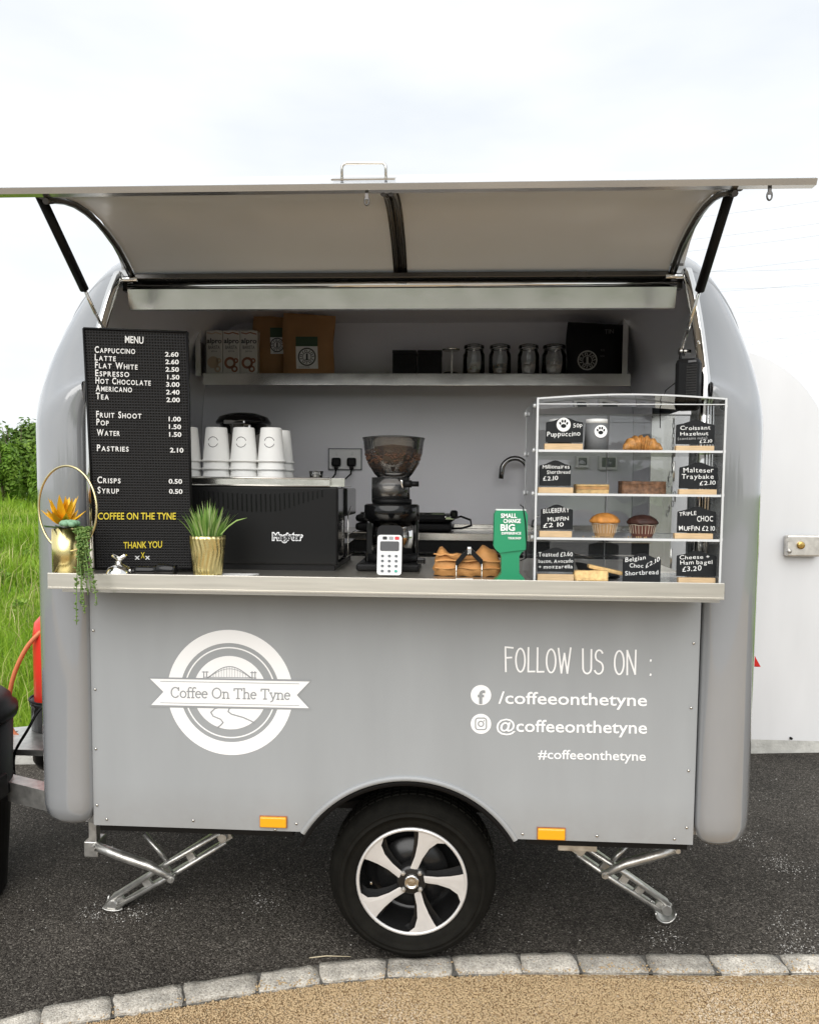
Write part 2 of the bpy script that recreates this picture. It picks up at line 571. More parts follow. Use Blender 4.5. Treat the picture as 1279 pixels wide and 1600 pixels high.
HAND = {' ': (0.38, []), 'F': (0.44, [[(0.05, 0), (0.03, 1), (0.36, 0.98)], [(0.04, 0.56), (0.3, 0.58)]]),
        'O': (0.54, [arc(0.25, 0.48, 0.2, 0.48, 80, 450, 22)]), 'L': (0.40, [[(0.06, 1), (0.05, 0.02), (0.33, 0.03)]]),
        'W': (0.66, [[(0.03, 1), (0.16, 0), (0.29, 0.8), (0.42, 0), (0.56, 1.03)]]),
        'U': (0.54, [[(0.05, 1), (0.06, 0.3)] + arc(0.24, 0.24, 0.18, 0.24, 170, 370, 12) + [(0.42, 0.98)]]),
        'S': (0.46, [arc(0.22, 0.74, 0.16, 0.23, 30, 230, 12) + arc(0.2, 0.25, 0.19, 0.25, 60, -150, 14)]),
        'N': (0.54, [[(0.06, 0), (0.05, 0.98), (0.40, 0.03), (0.42, 1.0)]]),
        ':': (0.3, [[(0.14, 0.0), (0.15, 0.04)], [(0.14, 0.58), (0.15, 0.62)]])}
sf = lambda x, y, w=0.09: [(x - w, y), (x + w, y)]
SERIF = {' ': (0.3, []),
         'C': (0.72, [arc(0.36, 0.5, 0.32, 0.5, 42, 318, 20), [(0.62, 0.98), (0.62, 0.72)]]),
         'O': (0.82, [arc(0.39, 0.5, 0.34, 0.5, 0, 360, 24)]), 'o': (0.54, [arc(0.26, 0.32, 0.22, 0.32, 0, 360, 18)]),
         'f': (0.34, [[(0.14, 0), (0.14, 0.8)] + arc(0.28, 0.8, 0.14, 0.22, 180, 50, 8), sf(0.15, 0.0), sf(0.16, 0.62, 0.13)]),
         'e': (0.5, [[(0.05, 0.36), (0.43, 0.36)] + arc(0.24, 0.32, 0.2, 0.32, 10, 310, 16)]),
         'n': (0.6, [[(0.12, 0), (0.12, 0.62)], arc(0.29, 0.42, 0.17, 0.2, 180, 0, 10) + [(0.46, 0)], sf(0.12, 0), sf(0.46, 0), [(0.03, 0.61), (0.12, 0.61)]]),
         'h': (0.6, [[(0.12, 0), (0.12, 1.02)], arc(0.29, 0.42, 0.17, 0.2, 180, 0, 10) + [(0.46, 0)], sf(0.12, 0), sf(0.46, 0), [(0.03, 1.01), (0.12, 1.01)]]),
         'T': (0.72, [[(0.34, 0), (0.34, 0.98)], [(0.04, 0.80), (0.05, 0.98), (0.63, 0.98), (0.64, 0.80)], sf(0.34, 0, 0.12)]),
         'y': (0.52, [[(0.05, 0.62), (0.25, 0.02)], [(0.45, 0.62), (0.2, -0.18), (0.08, -0.26)], sf(0.07, 0.62, 0.07), sf(0.43, 0.62, 0.07)])}
Yn = Vector((0, -1, 0))
# ================================================================== THE SETTING
def island_mat(name, cols, rough=0.6, trans=0.0, bump=None, coat=0.0, big=None):
    m = bpy.data.materials.new(name)
    m.use_nodes = True
    t = m.node_tree
    b = t.nodes['Principled BSDF']
    g = t.nodes.new('ShaderNodeNewGeometry')
    r = t.nodes.new('ShaderNodeValToRGB')
    r.color_ramp.interpolation = 'LINEAR'
    els = r.color_ramp.elements
    while len(els) < len(cols): els.new(0.5)
    for i, c in enumerate(cols):
        els[i].position = i / (len(cols) - 1)
        els[i].color = (*c, 1)
    src = g.outputs['Random Per Island']
    if big:
        co = t.nodes.new('ShaderNodeTexCoord')
        n = t.nodes.new('ShaderNodeTexNoise')
        n.inputs['Scale'].default_value = big
        n.inputs['Detail'].default_value = 3
        t.links.new(co.outputs['Object'], n.inputs[0])
        mm = t.nodes.new('ShaderNodeMix')
        mm.inputs[0].default_value = 0.55
        mr = t.nodes.new('ShaderNodeMapRange')
        mr.inputs[1].default_value = 0.3; mr.inputs[2].default_value = 0.7
        t.links.new(n.outputs[0], mr.inputs[0])
        t.links.new(src, mm.inputs[2]); t.links.new(mr.outputs[0], mm.inputs[3])
        src = mm.outputs[0]
    t.links.new(src, r.inputs[0])
    t.links.new(r.outputs[0], b.inputs['Base Color'])
    b.inputs['Roughness'].default_value = rough
    b.inputs['Specular IOR Level'].default_value = 0.35
    if trans > 0:
        o = t.nodes['Material Output']
        tl = t.nodes.new('ShaderNodeBsdfTranslucent')
        mx = t.nodes.new('ShaderNodeMixShader')
        mx.inputs[0].default_value = trans
        t.links.new(r.outputs[0], tl.inputs[0])
        t.links.new(b.outputs[0], mx.inputs[1]); t.links.new(tl.outputs[0], mx.inputs[2])
        t.links.new(mx.outputs[0], o.inputs[0])
    MATS[name] = m
    return m

def speckle_mat(name, cols, scale, rough, bumpk, stain=0.35, sscale=1.3, dist=0.004, spec=0.12, orand=0.0):
    m = bpy.data.materials.new(name)
    m.use_nodes = True
    t = m.node_tree
    b = t.nodes['Principled BSDF']
    co = t.nodes.new('ShaderNodeTexCoord')
    v = t.nodes.new('ShaderNodeTexVoronoi'); v.inputs['Scale'].default_value = scale
    v.inputs['Randomness'].default_value = 1
    sep = t.nodes.new('ShaderNodeSeparateColor')
    r = t.nodes.new('ShaderNodeValToRGB')
    els = r.color_ramp.elements
    while len(els) < len(cols): els.new(0.5)
    for i, (p, c) in enumerate(cols):
        els[i].position = p; els[i].color = (*c, 1)
    n = t.nodes.new('ShaderNodeTexNoise'); n.inputs['Scale'].default_value = sscale; n.inputs['Detail'].default_value = 6
    n.inputs['Roughness'].default_value = 0.65
    mr = t.nodes.new('ShaderNodeMapRange')
    mr.inputs[1].default_value = 0.3; mr.inputs[2].default_value = 0.7
    mr.inputs[3].default_value = 1 - stain; mr.inputs[4].default_value = 1 + stain * 0.6
    mul = t.nodes.new('ShaderNodeVectorMath'); mul.operation = 'SCALE'
    t.links.new(co.outputs['Object'], v.inputs['Vector']); t.links.new(co.outputs['Object'], n.inputs['Vector'])
    t.links.new(v.outputs['Color'], sep.inputs[0]); t.links.new(sep.outputs[0], r.inputs[0])
    t.links.new(n.outputs[0], mr.inputs[0])
    t.links.new(r.outputs[0], mul.inputs[0]); t.links.new(mr.outputs[0], mul.inputs['Scale'])
    fin = mul.outputs[0]
    if orand:
        oi = t.nodes.new('ShaderNodeObjectInfo'); m2 = t.nodes.new('ShaderNodeMapRange')
        m2.inputs[3].default_value = 1 - orand; m2.inputs[4].default_value = 1 + orand
        s2 = t.nodes.new('ShaderNodeVectorMath'); s2.operation = 'SCALE'
        t.links.new(oi.outputs['Random'], m2.inputs[0]); t.links.new(fin, s2.inputs[0]); t.links.new(m2.outputs[0], s2.inputs['Scale'])
        fin = s2.outputs[0]
    t.links.new(fin, b.inputs['Base Color'])
    b.inputs['Roughness'].default_value = rough
    b.inputs['Specular IOR Level'].default_value = spec
    bp = t.nodes.new('ShaderNodeBump'); bp.invert = True
    bp.inputs['Strength'].default_value = bumpk; bp.inputs['Distance'].default_value = dist
    t.links.new(v.outputs['Distance'], bp.inputs['Height']); t.links.new(bp.outputs[0], b.inputs['Normal'])
    MATS[name] = m
    return m

speckle_mat('asphalt', [(0.0, (0.022, 0.019, 0.016)), (0.4, (0.052, 0.046, 0.039)), (0.75, (0.090, 0.081, 0.069)), (0.93, (0.135, 0.121, 0.104)), (1.0, (0.24, 0.22, 0.19))], 215, 0.78, 0.8, 0.5, 1.1, 0.005)
speckle_mat('resin_gravel', [(0.0, (0.20, 0.12, 0.06)), (0.4, (0.37, 0.26, 0.142)), (0.8, (0.47, 0.352, 0.205)), (1.0, (0.58, 0.49, 0.38))], 190, 0.7, 0.8, 0.2, 1.2, 0.005)
speckle_mat('granite', [(0.0, (0.34, 0.31, 0.265)), (0.5, (0.50, 0.465, 0.405)), (0.85, (0.58, 0.55, 0.485)), (1.0, (0.25, 0.23, 0.21))], 210, 0.8, 0.5, 0.45, 9.0, 0.004, 0.2, 0.16)
island_mat('gravel_stone', [(0.18, 0.105, 0.055), (0.38, 0.26, 0.14), (0.53, 0.40, 0.235), (0.45, 0.318, 0.18), (0.66, 0.57, 0.44)], 0.6, big=1.4)
island_mat('grit', [(0.12, 0.11, 0.10), (0.30, 0.29, 0.27), (0.55, 0.53, 0.5)], 0.8)
island_mat('grass_blade', [(0.10, 0.21, 0.012), (0.20, 0.36, 0.022), (0.31, 0.48, 0.04), (0.48, 0.55, 0.13)], 0.5, 0.35, big=0.7)
island_mat('leaf_dark', [(0.045, 0.10, 0.015), (0.11, 0.20, 0.03), (0.22, 0.32, 0.06)], 0.5, 0.25, big=1.0)
island_mat('leaf_mid', [(0.08, 0.17, 0.018), (0.17, 0.29, 0.035), (0.30, 0.42, 0.07)], 0.5, 0.3, big=1.2)
island_mat('leaf_light', [(0.09, 0.20, 0.02), (0.18, 0.32, 0.035), (0.30, 0.42, 0.07)], 0.5, 0.3, big=1.4)
mat('earth_green', (0.085, 0.14, 0.025), 0.9, var=0.5, vscale=0.8, bump=0.5, bscale=8)
mat('mortar', (0.10, 0.095, 0.085), 0.9, var=0.3, vscale=40, bump=0.5, bscale=90)

# kerb line (back edges of the setts, then the pieces between them)
kb = [G(px, py) for px, py in [(-160, 1652), (-50, 1612), (66, 1577), (177, 1558), (287, 1540), (403, 1521), (498, 1508), (601, 1499), (705, 1495.5), (808, 1492), (897, 1492), (1002, 1493), (1103, 1494), (1211, 1493), (1322, 1492)]]
step_l = kb[0] - kb[1]
ext = [kb[0] + step_l * (i + 1) + Vector((0, -0.02 * (i + 1) ** 2, 0)) for i in range(10)]
kb = list(reversed(ext)) + kb + [kb[-1] + Vector((0.225 * (i + 1), 0.0, 0)) for i in range(14)]
kb = [Vector((p.x, p.y, 0)) for p in kb]
nrmk = []
for i in range(len(kb)):
    t = (kb[min(i + 1, len(kb) - 1)] - kb[max(0, i - 1)]).normalized()
    nrmk.append(Vector((t.y, -t.x, 0)))
WID = 0.098
kf = [p + n * WID for p, n in zip(kb, nrmk)]

b = B()
b.add([(-200, -200, -0.03), (200, -200, -0.03), (200, 200, -0.03), (-200, 200, -0.03)], [(0, 1, 2, 3)])
tag(ob('ground', b, 'earth_green'), kind='structure')

E0, E1 = Vector((-9.0, 0.85, 0)), Vector((11.0, 3.25, 0))      # far edge of the tarmac
def far_y(x): return E0.y + (E1.y - E0.y) * (x - E0.x) / (E1.x - E0.x)
b = B()
for i in range(len(kb) - 1):
    p, q = kb[i], kb[i + 1]
    b.add([p, q, (q.x, far_y(q.x), 0), (p.x, far_y(p.x), 0)], [(0, 1, 2, 3)])
p, q = kb[-1], kb[0]
b.add([p, (11, p.y, 0), (11, far_y(11), 0), (p.x, far_y(p.x), 0)], [(0, 1, 2, 3)])
b.add([(-9, q.y, 0), q, (q.x, far_y(q.x), 0), (-9, far_y(-9), 0)], [(0, 1, 2, 3)])
tag(ob('tarmac', b, 'asphalt'), kind='structure')
b = B()
for i in range(len(kf) - 1):
    p, q = kf[i], kf[i + 1]
    b.add([(p.x, -4.5, -0.003), (q.x, -4.5, -0.003), (q.x, q.y, -0.003), (p.x, p.y, -0.003)], [(0, 1, 2, 3)])
p, q = kf[-1], kf[0]
b.add([(p.x, -4.5, -0.003), (11, -4.5, -0.003), (11, p.y, -0.003), (p.x, p.y, -0.003)], [(0, 1, 2, 3)])
b.add([(-9, -4.5, -0.003), (q.x, -4.5, -0.003), (q.x, q.y, -0.003), (-9, q.y, -0.003)], [(0, 1, 2, 3)])
tag(ob('gravel_path', b, 'resin_gravel'), kind='structure')

b = B().add([(-30, -26, -0.006), (30, -26, -0.006), (30, -4.5, -0.006), (-30, -4.5, -0.006)], [(0, 1, 2, 3)])  # unseen ground added behind the camera to steer the hatch's reflections and bounce
tag(ob('added_ground', b, 'added_ground_grey'), kind='structure')
# mortar bed with one sett after another
b = B()
for i in range(len(kb) - 1):
    b.add([kb[i] + Vector((0, 0, 0.001)), kf[i] + Vector((0, 0, 0.001)), kf[i + 1] + Vector((0, 0, 0.001)), kb[i + 1] + Vector((0, 0, 0.001))], [(0, 1, 2, 3)])
kerb = tag(ob('kerb', b, 'mortar'), kind='structure')
for i in range(len(kb) - 1):
    d = (kb[i + 1] - kb[i]); L = d.length; d.normalize()
    g0, g1 = 0.0025 + random.uniform(0, 0.0035), 0.0025 + random.uniform(0, 0.0035)
    nn = (nrmk[i] + nrmk[i + 1]).normalized()
    bm = bmesh.new()
    nx, ny = 7, 4
    top = 0.009 + random.uniform(-0.002, 0.003)
    sl = random.uniform(-0.012, 0.012); sl2 = random.uniform(-0.012, 0.012)
    grid = []
    for iy in range(ny + 1):
        row = []
        for ix in range(nx + 1):
            fx, fy = ix / nx, iy / ny
            base = kb[i] + d * (g0 + (sl if 0 else 0)) + d * ((L - g0 - g1) * fx) + d * ((fy - 0.5) * (sl * (1 - fx) + sl2 * fx))
            w = WID * (0.99 - 0.02 * random.random())
            pt = base + nn * (w * fy)
            edge = (ix in (0, nx)) or (iy in (0, ny))
            corner = (ix in (0, nx)) and (iy in (0, ny))
            if edge:
                pt += Vector((random.uniform(-1, 1), random.uniform(-1, 1), 0)) * 0.0025
                cc = kb[i] + d * (L / 2) + nn * (w / 2)
                if corner: pt = pt + (cc - pt) * 0.035
            z = top - (0.0035 if edge else 0) - (0.001 if corner else 0) + random.uniform(-0.0022, 0.0018)
            row.append(bm.verts.new((pt.x, pt.y, z)))
        grid.append(row)
    for iy in range(ny):
        for ix in range(nx):
            f = bm.faces.new((grid[iy][ix], grid[iy][ix + 1], grid[iy + 1][ix + 1], grid[iy + 1][ix])); f.smooth = True
    rim = grid[0] + [r[-1] for r in grid[1:]] + list(reversed(grid[-1][:-1])) + [r[0] for r in reversed(grid[1:-1])]
    low = [bm.verts.new((v.co.x, v.co.y, -0.02)) for v in rim]
    for k in range(len(rim)):
        k2 = (k + 1) % len(rim)
        bm.faces.new((rim[k], rim[k2], low[k2], low[k]))
    bmesh.ops.recalc_face_normals(bm, faces=bm.faces)
    me = bpy.data.meshes.new('kerb_stone'); bm.to_mesh(me); bm.free()
    me.materials.append(MATS['granite'])
    link('kerb_stone', me, kerb)

# loose and bound gravel in front of the setts: real stones where the camera is close
def stones(n, xs, ys, zs, r0_, r1_):
    base = np.array([[1, 0, 0], [0, 1, 0], [-1, 0, 0], [0, -1, 0], [0, 0, 1], [0, 0, -1]], float)
    fc = np.array([[0, 1, 4], [1, 2, 4], [2, 3, 4], [3, 0, 4], [1, 0, 5], [2, 1, 5], [3, 2, 5], [0, 3, 5]])
    s = rng.uniform(r0_, r1_, (n, 1, 1)) * rng.uniform(0.7, 1.35, (n, 6, 1))
    a = rng.uniform(0, 2 * PI, n)
    v = base[None] * s
    v += rng.normal(0, 0.18, v.shape) * s
    v[:, :, 2] *= 0.75
    x = v[:, :, 0] * np.cos(a)[:, None] - v[:, :, 1] * np.sin(a)[:, None]
    y = v[:, :, 0] * np.sin(a)[:, None] + v[:, :, 1] * np.cos(a)[:, None]
    v = np.stack([x + xs[:, None], y + ys[:, None], v[:, :, 2] + zs[:, None]], -1).reshape(-1, 3)
    f = (fc[None] + 6 * np.arange(n)[:, None, None]).reshape(-1, 3)
    return v, f
N = 90000
xs = rng.uniform(-1.45, 1.75, N); ys = rng.uniform(-0.62, 0.02, N)
kfx = np.array([p.x for p in kf]); kfy = np.array([p.y for p in kf])
ok = ys < np.interp(xs, kfx, kfy) - 0.001 + rng.normal(0, 0.004, N)
xs, ys = xs[ok], ys[ok]
v, f = stones(len(xs), xs, ys, np.full(len(xs), -0.0012), 0.0025, 0.0048)
tag(bulk('path_gravel', v, f, 'gravel_stone'), kind='stuff')
N = 900
xs = rng.uniform(-1.45, 1.75, N); off = np.abs(rng.normal(0, 0.03, N)); ys = np.interp(xs, kfx, kfy) + off
v, f = stones(N, xs, ys, np.full(N, 0.0075), 0.0016, 0.0042)
tag(bulk('stray_gravel', v, f, 'gravel_stone'), kind='stuff')
N = 2200
xs = rng.uniform(-2.0, 2.4, N); ys = rng.uniform(0.1, 1.9, N) ** 1.0
cl = rng.random(N) < 0.45
spots_ = [G(px, py) for px, py in ((1215, 1345), (1232, 1356), (1240, 1480), (1272, 1492), (150, 1425), (205, 1427), (1165, 1310), (1236, 1445), (700, 1330), (410, 1410), (1040, 1470))]
pick_ = rng.integers(0, len(spots_), N)
cxs = np.array([p.x for p in spots_])[pick_]; cys = np.array([p.y for p in spots_])[pick_]
xs = np.where(cl, cxs + rng.normal(0, 0.04, N), xs); ys = np.where(cl, cys + rng.normal(0, 0.04, N), ys)
ok = ys > np.interp(xs, kfx, kfy) + WID + 0.005
xs, ys = xs[ok], ys[ok]
v, f = stones(len(xs), xs, ys, np.full(len(xs), 0.001), 0.0012, 0.0036)
tag(bulk('loose_grit', v, f, 'grit'), kind='stuff')

# pale edging blocks at the far side of the tarmac
edge = tag(ob('tarmac_edging', B().box2((-9, 0, -0.03), (-8.98, 0.01, -0.028)), 'mortar'), kind='structure')
dirE = (E1 - E0).normalized(); nE = Vector((-dirE.y, dirE.x, 0))
k = 0; s = 5.4
while s < 14:
    w = 0.9
    c = E0 + dirE * (s + w / 2) + nE * 0.09
    ob('edging_block', B().box((c.x, c.y, 0.03), (w - 0.012, 0.17, 0.13), Matrix.Rotation(math.atan2(dirE.y, dirE.x), 4, 'Z'), 0.012), 'concrete', edge)
    s += w

# rough grass bank behind
def hill(x, y):
    t = np.clip((y - far_y(x) - 0.2) / 12.0, 0, 1)
    return 1.12 * (t * t * (3 - 2 * t)) + 0.10 * np.sin(x * 1.3 + y * 0.7) * t + 0.06 * np.sin(x * 2.9 - y * 2.1) * t - 0.01
gx = np.linspace(-45, 45, 120); gt = np.linspace(0, 1, 70) ** 2 * 60
vs = []
for t in gt:
    for x in gx:
        y = far_y(x) + 0.17 + t
        vs.append((x, y, float(hill(x, y))))
vs = np.array(vs)
ii = np.arange(69)[:, None] * 120 + np.arange(119)[None]
f = np.stack([ii, ii + 1, ii + 121, ii + 120], -1).reshape(-1, 4)
tag(bulk('grass_bank', vs, f, 'earth_green', smooth=True), kind='structure')

def blades(n, x, y, h, w):
    z = hill(x, y)
    a = rng.uniform(0, 2 * PI, n); lean = rng.uniform(0.05, 0.75, n) * h; la = rng.uniform(0, 2 * PI, n)
    ux, uy = np.cos(a) * w, np.sin(a) * w
    lx, ly = np.cos(la) * lean, np.sin(la) * lean
    o = np.stack([x, y, z - 0.02], -1)
    U = np.stack([ux, uy, np.zeros(n)], -1)
    m = o + np.stack([lx * 0.3, ly * 0.3, h * 0.6], -1)
    t = o + np.stack([lx, ly, h * (1 - 0.25 * lean / h)], -1)
    v = np.stack([o - U, o + U, m + U * 0.75, m - U * 0.75, t], 1).reshape(-1, 3)
    k = 5 * np.arange(n)[:, None]
    f = np.concatenate([k + [0, 1, 2], k + [0, 2, 3], k + [3, 2, 4]], 0)
    return v, f
def clumped(n, x0, x1, y0, y1):
    x = rng.uniform(x0, x1, n); y = rng.uniform(y0, y1, n)
    return x, far_y(x) + y
V = []; F = []; k = 0
for n, x0, x1, y0, y1, h0, h1, w in [(52000, -5.5, -0.8, 0.2, 4.5, 0.09, 0.30, 0.0045), (46000, -10, -2, 4, 10.5, 0.10, 0.34, 0.010), (26000, -16, -4, 9, 17, 0.08, 0.24, 0.014),
                                   (22000, -0.8, 7, 0.2, 6, 0.12, 0.32, 0.008), (14000, -14, 14, 5, 17, 0.15, 0.4, 0.02)]:
    x, y = clumped(n, x0, x1, y0, y1)
    tall = 0.5 + 0.5 * np.sin(x * 2.1 + 1.7 * np.sin(y * 1.3)) * np.cos(y * 1.9 + x)
    h = (h0 + (h1 - h0) * rng.random(n)) * (0.45 + 0.85 * tall)
    v, f = blades(n, x, y, h, w * rng.uniform(0.6, 1.2, n))
    V.append(v); F.append(f + k); k += len(v)
tag(bulk('long_grass', np.concatenate(V), np.concatenate(F), 'grass_blade'), kind='stuff')

x, y = clumped(5200, -10, -0.9, 0.2, 9)
h = rng.uniform(0.18, 0.5, len(x))
v, f = blades(len(x), x, y, h, rng.uniform(0.002, 0.005, len(x)))
island_mat('straw', [(0.30, 0.30, 0.09), (0.46, 0.44, 0.17), (0.58, 0.53, 0.27)], 0.6, 0.2)
tag(bulk('dry_stems', v, f, 'straw'), kind='stuff')

def leaves(n, c, rad, size, flat=0.75, lumps=9, up=0.3):
    """leaf quads through a lumpy crown"""
    lc = rng.normal(0, 1, (lumps, 3)); lc /= np.linalg.norm(lc, axis=1)[:, None]
    lc *= rng.uniform(0.35, 0.75, (lumps, 1)); lc[:, 2] = np.abs(lc[:, 2]) * 0.95 - 0.25
    lr = rng.uniform(0.25, 0.5, lumps)
    w = rng.integers(0, lumps, n)
    d = rng.normal(0, 1, (n, 3)); d /= np.linalg.norm(d, axis=1)[:, None]
    r = rng.random((n, 1)) ** 0.4
    p = lc[w] + d * r * lr[w][:, None] * (1 + rng.normal(0, 0.12, (n, 1)))
    p = p * np.array(rad) + np.array(c)
    nn = d + rng.normal(0, 0.5, (n, 3)) + [0, 0, up]; nn /= np.linalg.norm(nn, axis=1)[:, None]
    a = np.cross(nn, rng.normal(0, 1, (n, 3))); a /= np.linalg.norm(a, axis=1)[:, None]
    bb = np.cross(nn, a)
    s = size * rng.uniform(0.6, 1.3, (n, 1))
    v = np.stack([p - a * s, p - bb * s * 0.5, p + a * s, p + bb * s * 0.5], 1).reshape(-1, 3)
    return v, np.arange(4 * n).reshape(-1, 4)

def bush(px, top, D, wpx, m, label, n=5200, leaf=0.07, wood=True):
    y = D + EYE.y
    c = P(px, top, y)
    base = float(hill(c.x, y))
    h = max(0.8, (c.z - base) * 1.16); r = wpx / FPX * D / 2
    t = thing('bush', label, 'bush', (c.x, y, base), 'bushes on the grass bank')
    v, f = leaves(n, (0, 0, h * 0.42), (r, r * 0.8, h * 0.6), leaf)
    bulk('crown', v, f, m, t)
    b = B()
    for i in range(4):
        a = random.uniform(0, 2 * PI); q = random.uniform(0.2, 0.5)
        o = Vector((c.x, y, base - 0.05))
        b.tube([o, o + Vector((math.cos(a) * r * q * 0.4, math.sin(a) * r * q * 0.4, h * 0.35)), o + Vector((math.cos(a) * r * q, math.sin(a) * r * q, h * 0.72))], [0.022, 0.014, 0.006], 6)
    ob('stem', b, 'bark', t)
    return t
bush(26, 644, 21.0, 170, 'leaf_dark', 'tall dark green bush on the skyline at the far left', 9000, 0.085)
bush(-70, 662, 20.0, 150, 'leaf_dark', 'dark bush on the skyline reaching past the left edge of the view', 5000, 0.09)
bush(76, 668, 19.5, 90, 'leaf_mid', 'mid green bush on the skyline half hidden by the left trailer post', 5000, 0.08)
bush(34, 676, 17.0, 66, 'leaf_mid', 'rounded mid green bush below the dark skyline bush', 5200, 0.06)
bush(4, 684, 16.0, 58, 'leaf_light', 'pale green bush at the left edge of the view', 4600, 0.06)
bush(64, 700, 15.5, 52, 'leaf_light', 'pale green shrub standing against the left trailer post', 4200, 0.055)
bush(-40, 700, 15.0, 70, 'leaf_mid', 'low bush beyond the left edge of the grass view', 3000, 0.07)
bush(1046, 648, 7.6, 150, 'leaf_light', 'leafy green bush seen through the trailer doorway behind the display case', 7000, 0.05)

# broad leaved weeds in the long grass
V = []; F = []; k = 0
for i in range(70):
    x = rng.uniform(-8, -1.3); y = far_y(x) + rng.uniform(0.25, 7)
    v, f = leaves(70, (x, y, float(hill(x, y)) + 0.12), (0.16, 0.16, 0.17), 0.028, lumps=5)
    V.append(v); F.append(f + k); k += len(v)
tag(bulk('weeds', np.concatenate(V), np.concatenate(F), 'leaf_light'), kind='stuff')

# the wood that stands behind the photographer (it mirrors in paint and steel)
V = []; F = []; k = 0
for i in range(26):
    x = -42 + i * 3.3 + random.uniform(-0.8, 0.8)
    h = random.uniform(2.4, 4.6)
    v, f = leaves(900, (x, -30 - random.uniform(0, 5), h * 0.5), (2.5, 2.0, h * 0.56), 0.24, lumps=12)
    V.append(v); F.append(f + k); k += len(v)
tag(bulk('woodland', np.concatenate(V), np.concatenate(F), 'leaf_dark'), kind='stuff')

a_, c_ = G(483, 1498.5), G(548, 1496)
solo('twig', B().tube([a_ + Vector((0, 0, 0.004)), a_.lerp(c_, 0.4) + Vector((0, 0.004, 0.006)), c_ + Vector((0, 0, 0.003))], [0.0016, 0.0018, 0.0012], 6), island_mat('dry_twig', [(0.5, 0.42, 0.28), (0.55, 0.47, 0.33)], 0.8), 'thin dry straw lying on the tarmac left of the wheel', 'twig', a_)

# overhead cables, far off on the right
wires = [(1098, 340, 1279, 312), (1095, 374, 1279, 347), (1128, 388, 1279, 366), (1132, 423, 1279, 403), (1132, 425, 1279, 418), (1145, 455, 1279, 441), (1150, 452, 1279, 445),
         (1158, 481, 1279, 468), (1165, 489, 1279, 484), (1168, 503, 1279, 490), (1175, 528, 1279, 529), (1178, 538, 1279, 515), (1186, 566, 1279, 545)]
wl = ['highest', 'second highest', 'third', 'fourth', 'fifth', 'sixth', 'seventh', 'eighth', 'ninth', 'tenth', 'eleventh', 'twelfth', 'lowest']
for i, (xa, ya, xb, yb) in enumerate(wires):
    yy = 60 + i * 1.5
    A = P(xa - 250, ya + (ya - yb) / (xb - xa) * 250, yy); Bp = P(xb + 420, yb - (ya - yb) / (xb - xa) * 420, yy + 6)
    pts = [A.lerp(Bp, t / 12) + Vector((0, 0, -0.9 * 4 * (t / 12) * (1 - t / 12) + 0.8)) for t in range(13)]
    solo('overhead_cable', B().tube(pts, 0.008, 5), 'cable_grey', f'faint overhead power cable in the right sky, {wl[i]} of the run counted downwards', 'power cable', A, 'overhead power cables')
# ================================================================== THE TRAILER
TR = thing('catering_trailer', 'rounded grey coffee trailer with its serving hatch propped open', 'food trailer', (0, 0.75, 0))
XO, XC, ZC, BB = 0.953, 0.85, 1.71, 0.72
def Tz(y): return 0.54 * max(0.0, 1 - max(y, 0) / 0.6) ** 2.9
def section(x, y, x_end, n=14, inset=0.0, ztop=None, z0=0.455):
    """one side of the arch at plan point (x, y): upright, then over the corner to x_end"""
    a = x - XC; bb = BB - Tz(y) - inset
    pts = [Vector((x, y, z)) for z in (0.56, 0.75, 0.95, 1.15, 1.35, 1.55, ZC)]
    th_end = math.acos(max(0, min(1, (x_end - XC) / a)) ** (1 / 0.82))
    for i in range(1, n + 1):
        t = th_end * i / n
        pts.append(Vector((XC + a * max(0.0, math.cos(t)) ** 0.82, y, ZC + bb * math.sin(t) ** 0.82)))
    return pts
plan = [(0.957, 0.16), (0.957, 0.02), (0.958, -0.002), (0.966, -0.019), (0.985, -0.030), (1.02, -0.035), (1.06, -0.030), (1.095, -0.014), (1.125, 0.012), (1.148, 0.05), (1.163, 0.10), (1.17, 0.16), (1.17, 0.22)]
def low(x, y):
    cx_, cy_ = 1.062, 0.085
    r = []
    for q, z in ((0.9, 0.449), (0.55, 0.451), (0.25, 0.462), (0.08, 0.484), (0.0, 0.52)):
        r.append(Vector((x + (cx_ - x) * q, y + (cy_ - y) * q, z)))
    return r
def slim(x, s): return x if s < 0 or x < XO else XO + (x - XO) * 0.94
b = B()
for sgn in (-1, 1):
    rows = []
    for (x, y) in plan:
        r = low(x, y) + section(x, y, XO)
        rows.append([Vector((sgn * slim(p.x, sgn), p.y, p.z)) for p in r])
    ob('body_pod', B().grid(rows), 'trailer_paint', TR)
plan2 = [(1.166, 0.222), (1.178, 0.224), (1.18, 0.3), (1.18, 0.42), (1.18, 0.6), (1.18, 0.85), (1.18, 1.15), (1.18, 1.42), (1.165, 1.52), (1.11, 1.585), (1.02, 1.60)]
b = B()
for sgn in (-1, 1):
    rows = []
    for (x, y) in plan2:
        pts = [Vector((x, y, 0.475))] + section(x, y, XC, 16)
        rows.append([Vector((sgn * slim(p.x, sgn), p.y, p.z)) for p in pts])
    dz = (lambda c: 0.3 < c.y < 1.15 and 0.56 < c.z < 1.93) if sgn > 0 else None
    b.grid(rows, skip=dz)
rows = []
for (x, y) in plan2:
    z = ZC + BB - Tz(y)
    rows.append([Vector((XC * (i / 4 - 1), y, z)) for i in range(9)])
b.grid(rows)
b.add([(-1.02, 1.6, 0.475), (1.02, 1.6, 0.475), (1.02, 1.6, ZC), (-1.02, 1.6, ZC)], [(0, 1, 2, 3)])
b.add([(-1.02, 1.6, ZC), (1.02, 1.6, ZC), (XC, 1.6, ZC + BB), (-XC, 1.6, ZC + BB)], [(0, 1, 2, 3)])
ob('body_shell', b, 'trailer_paint', TR)

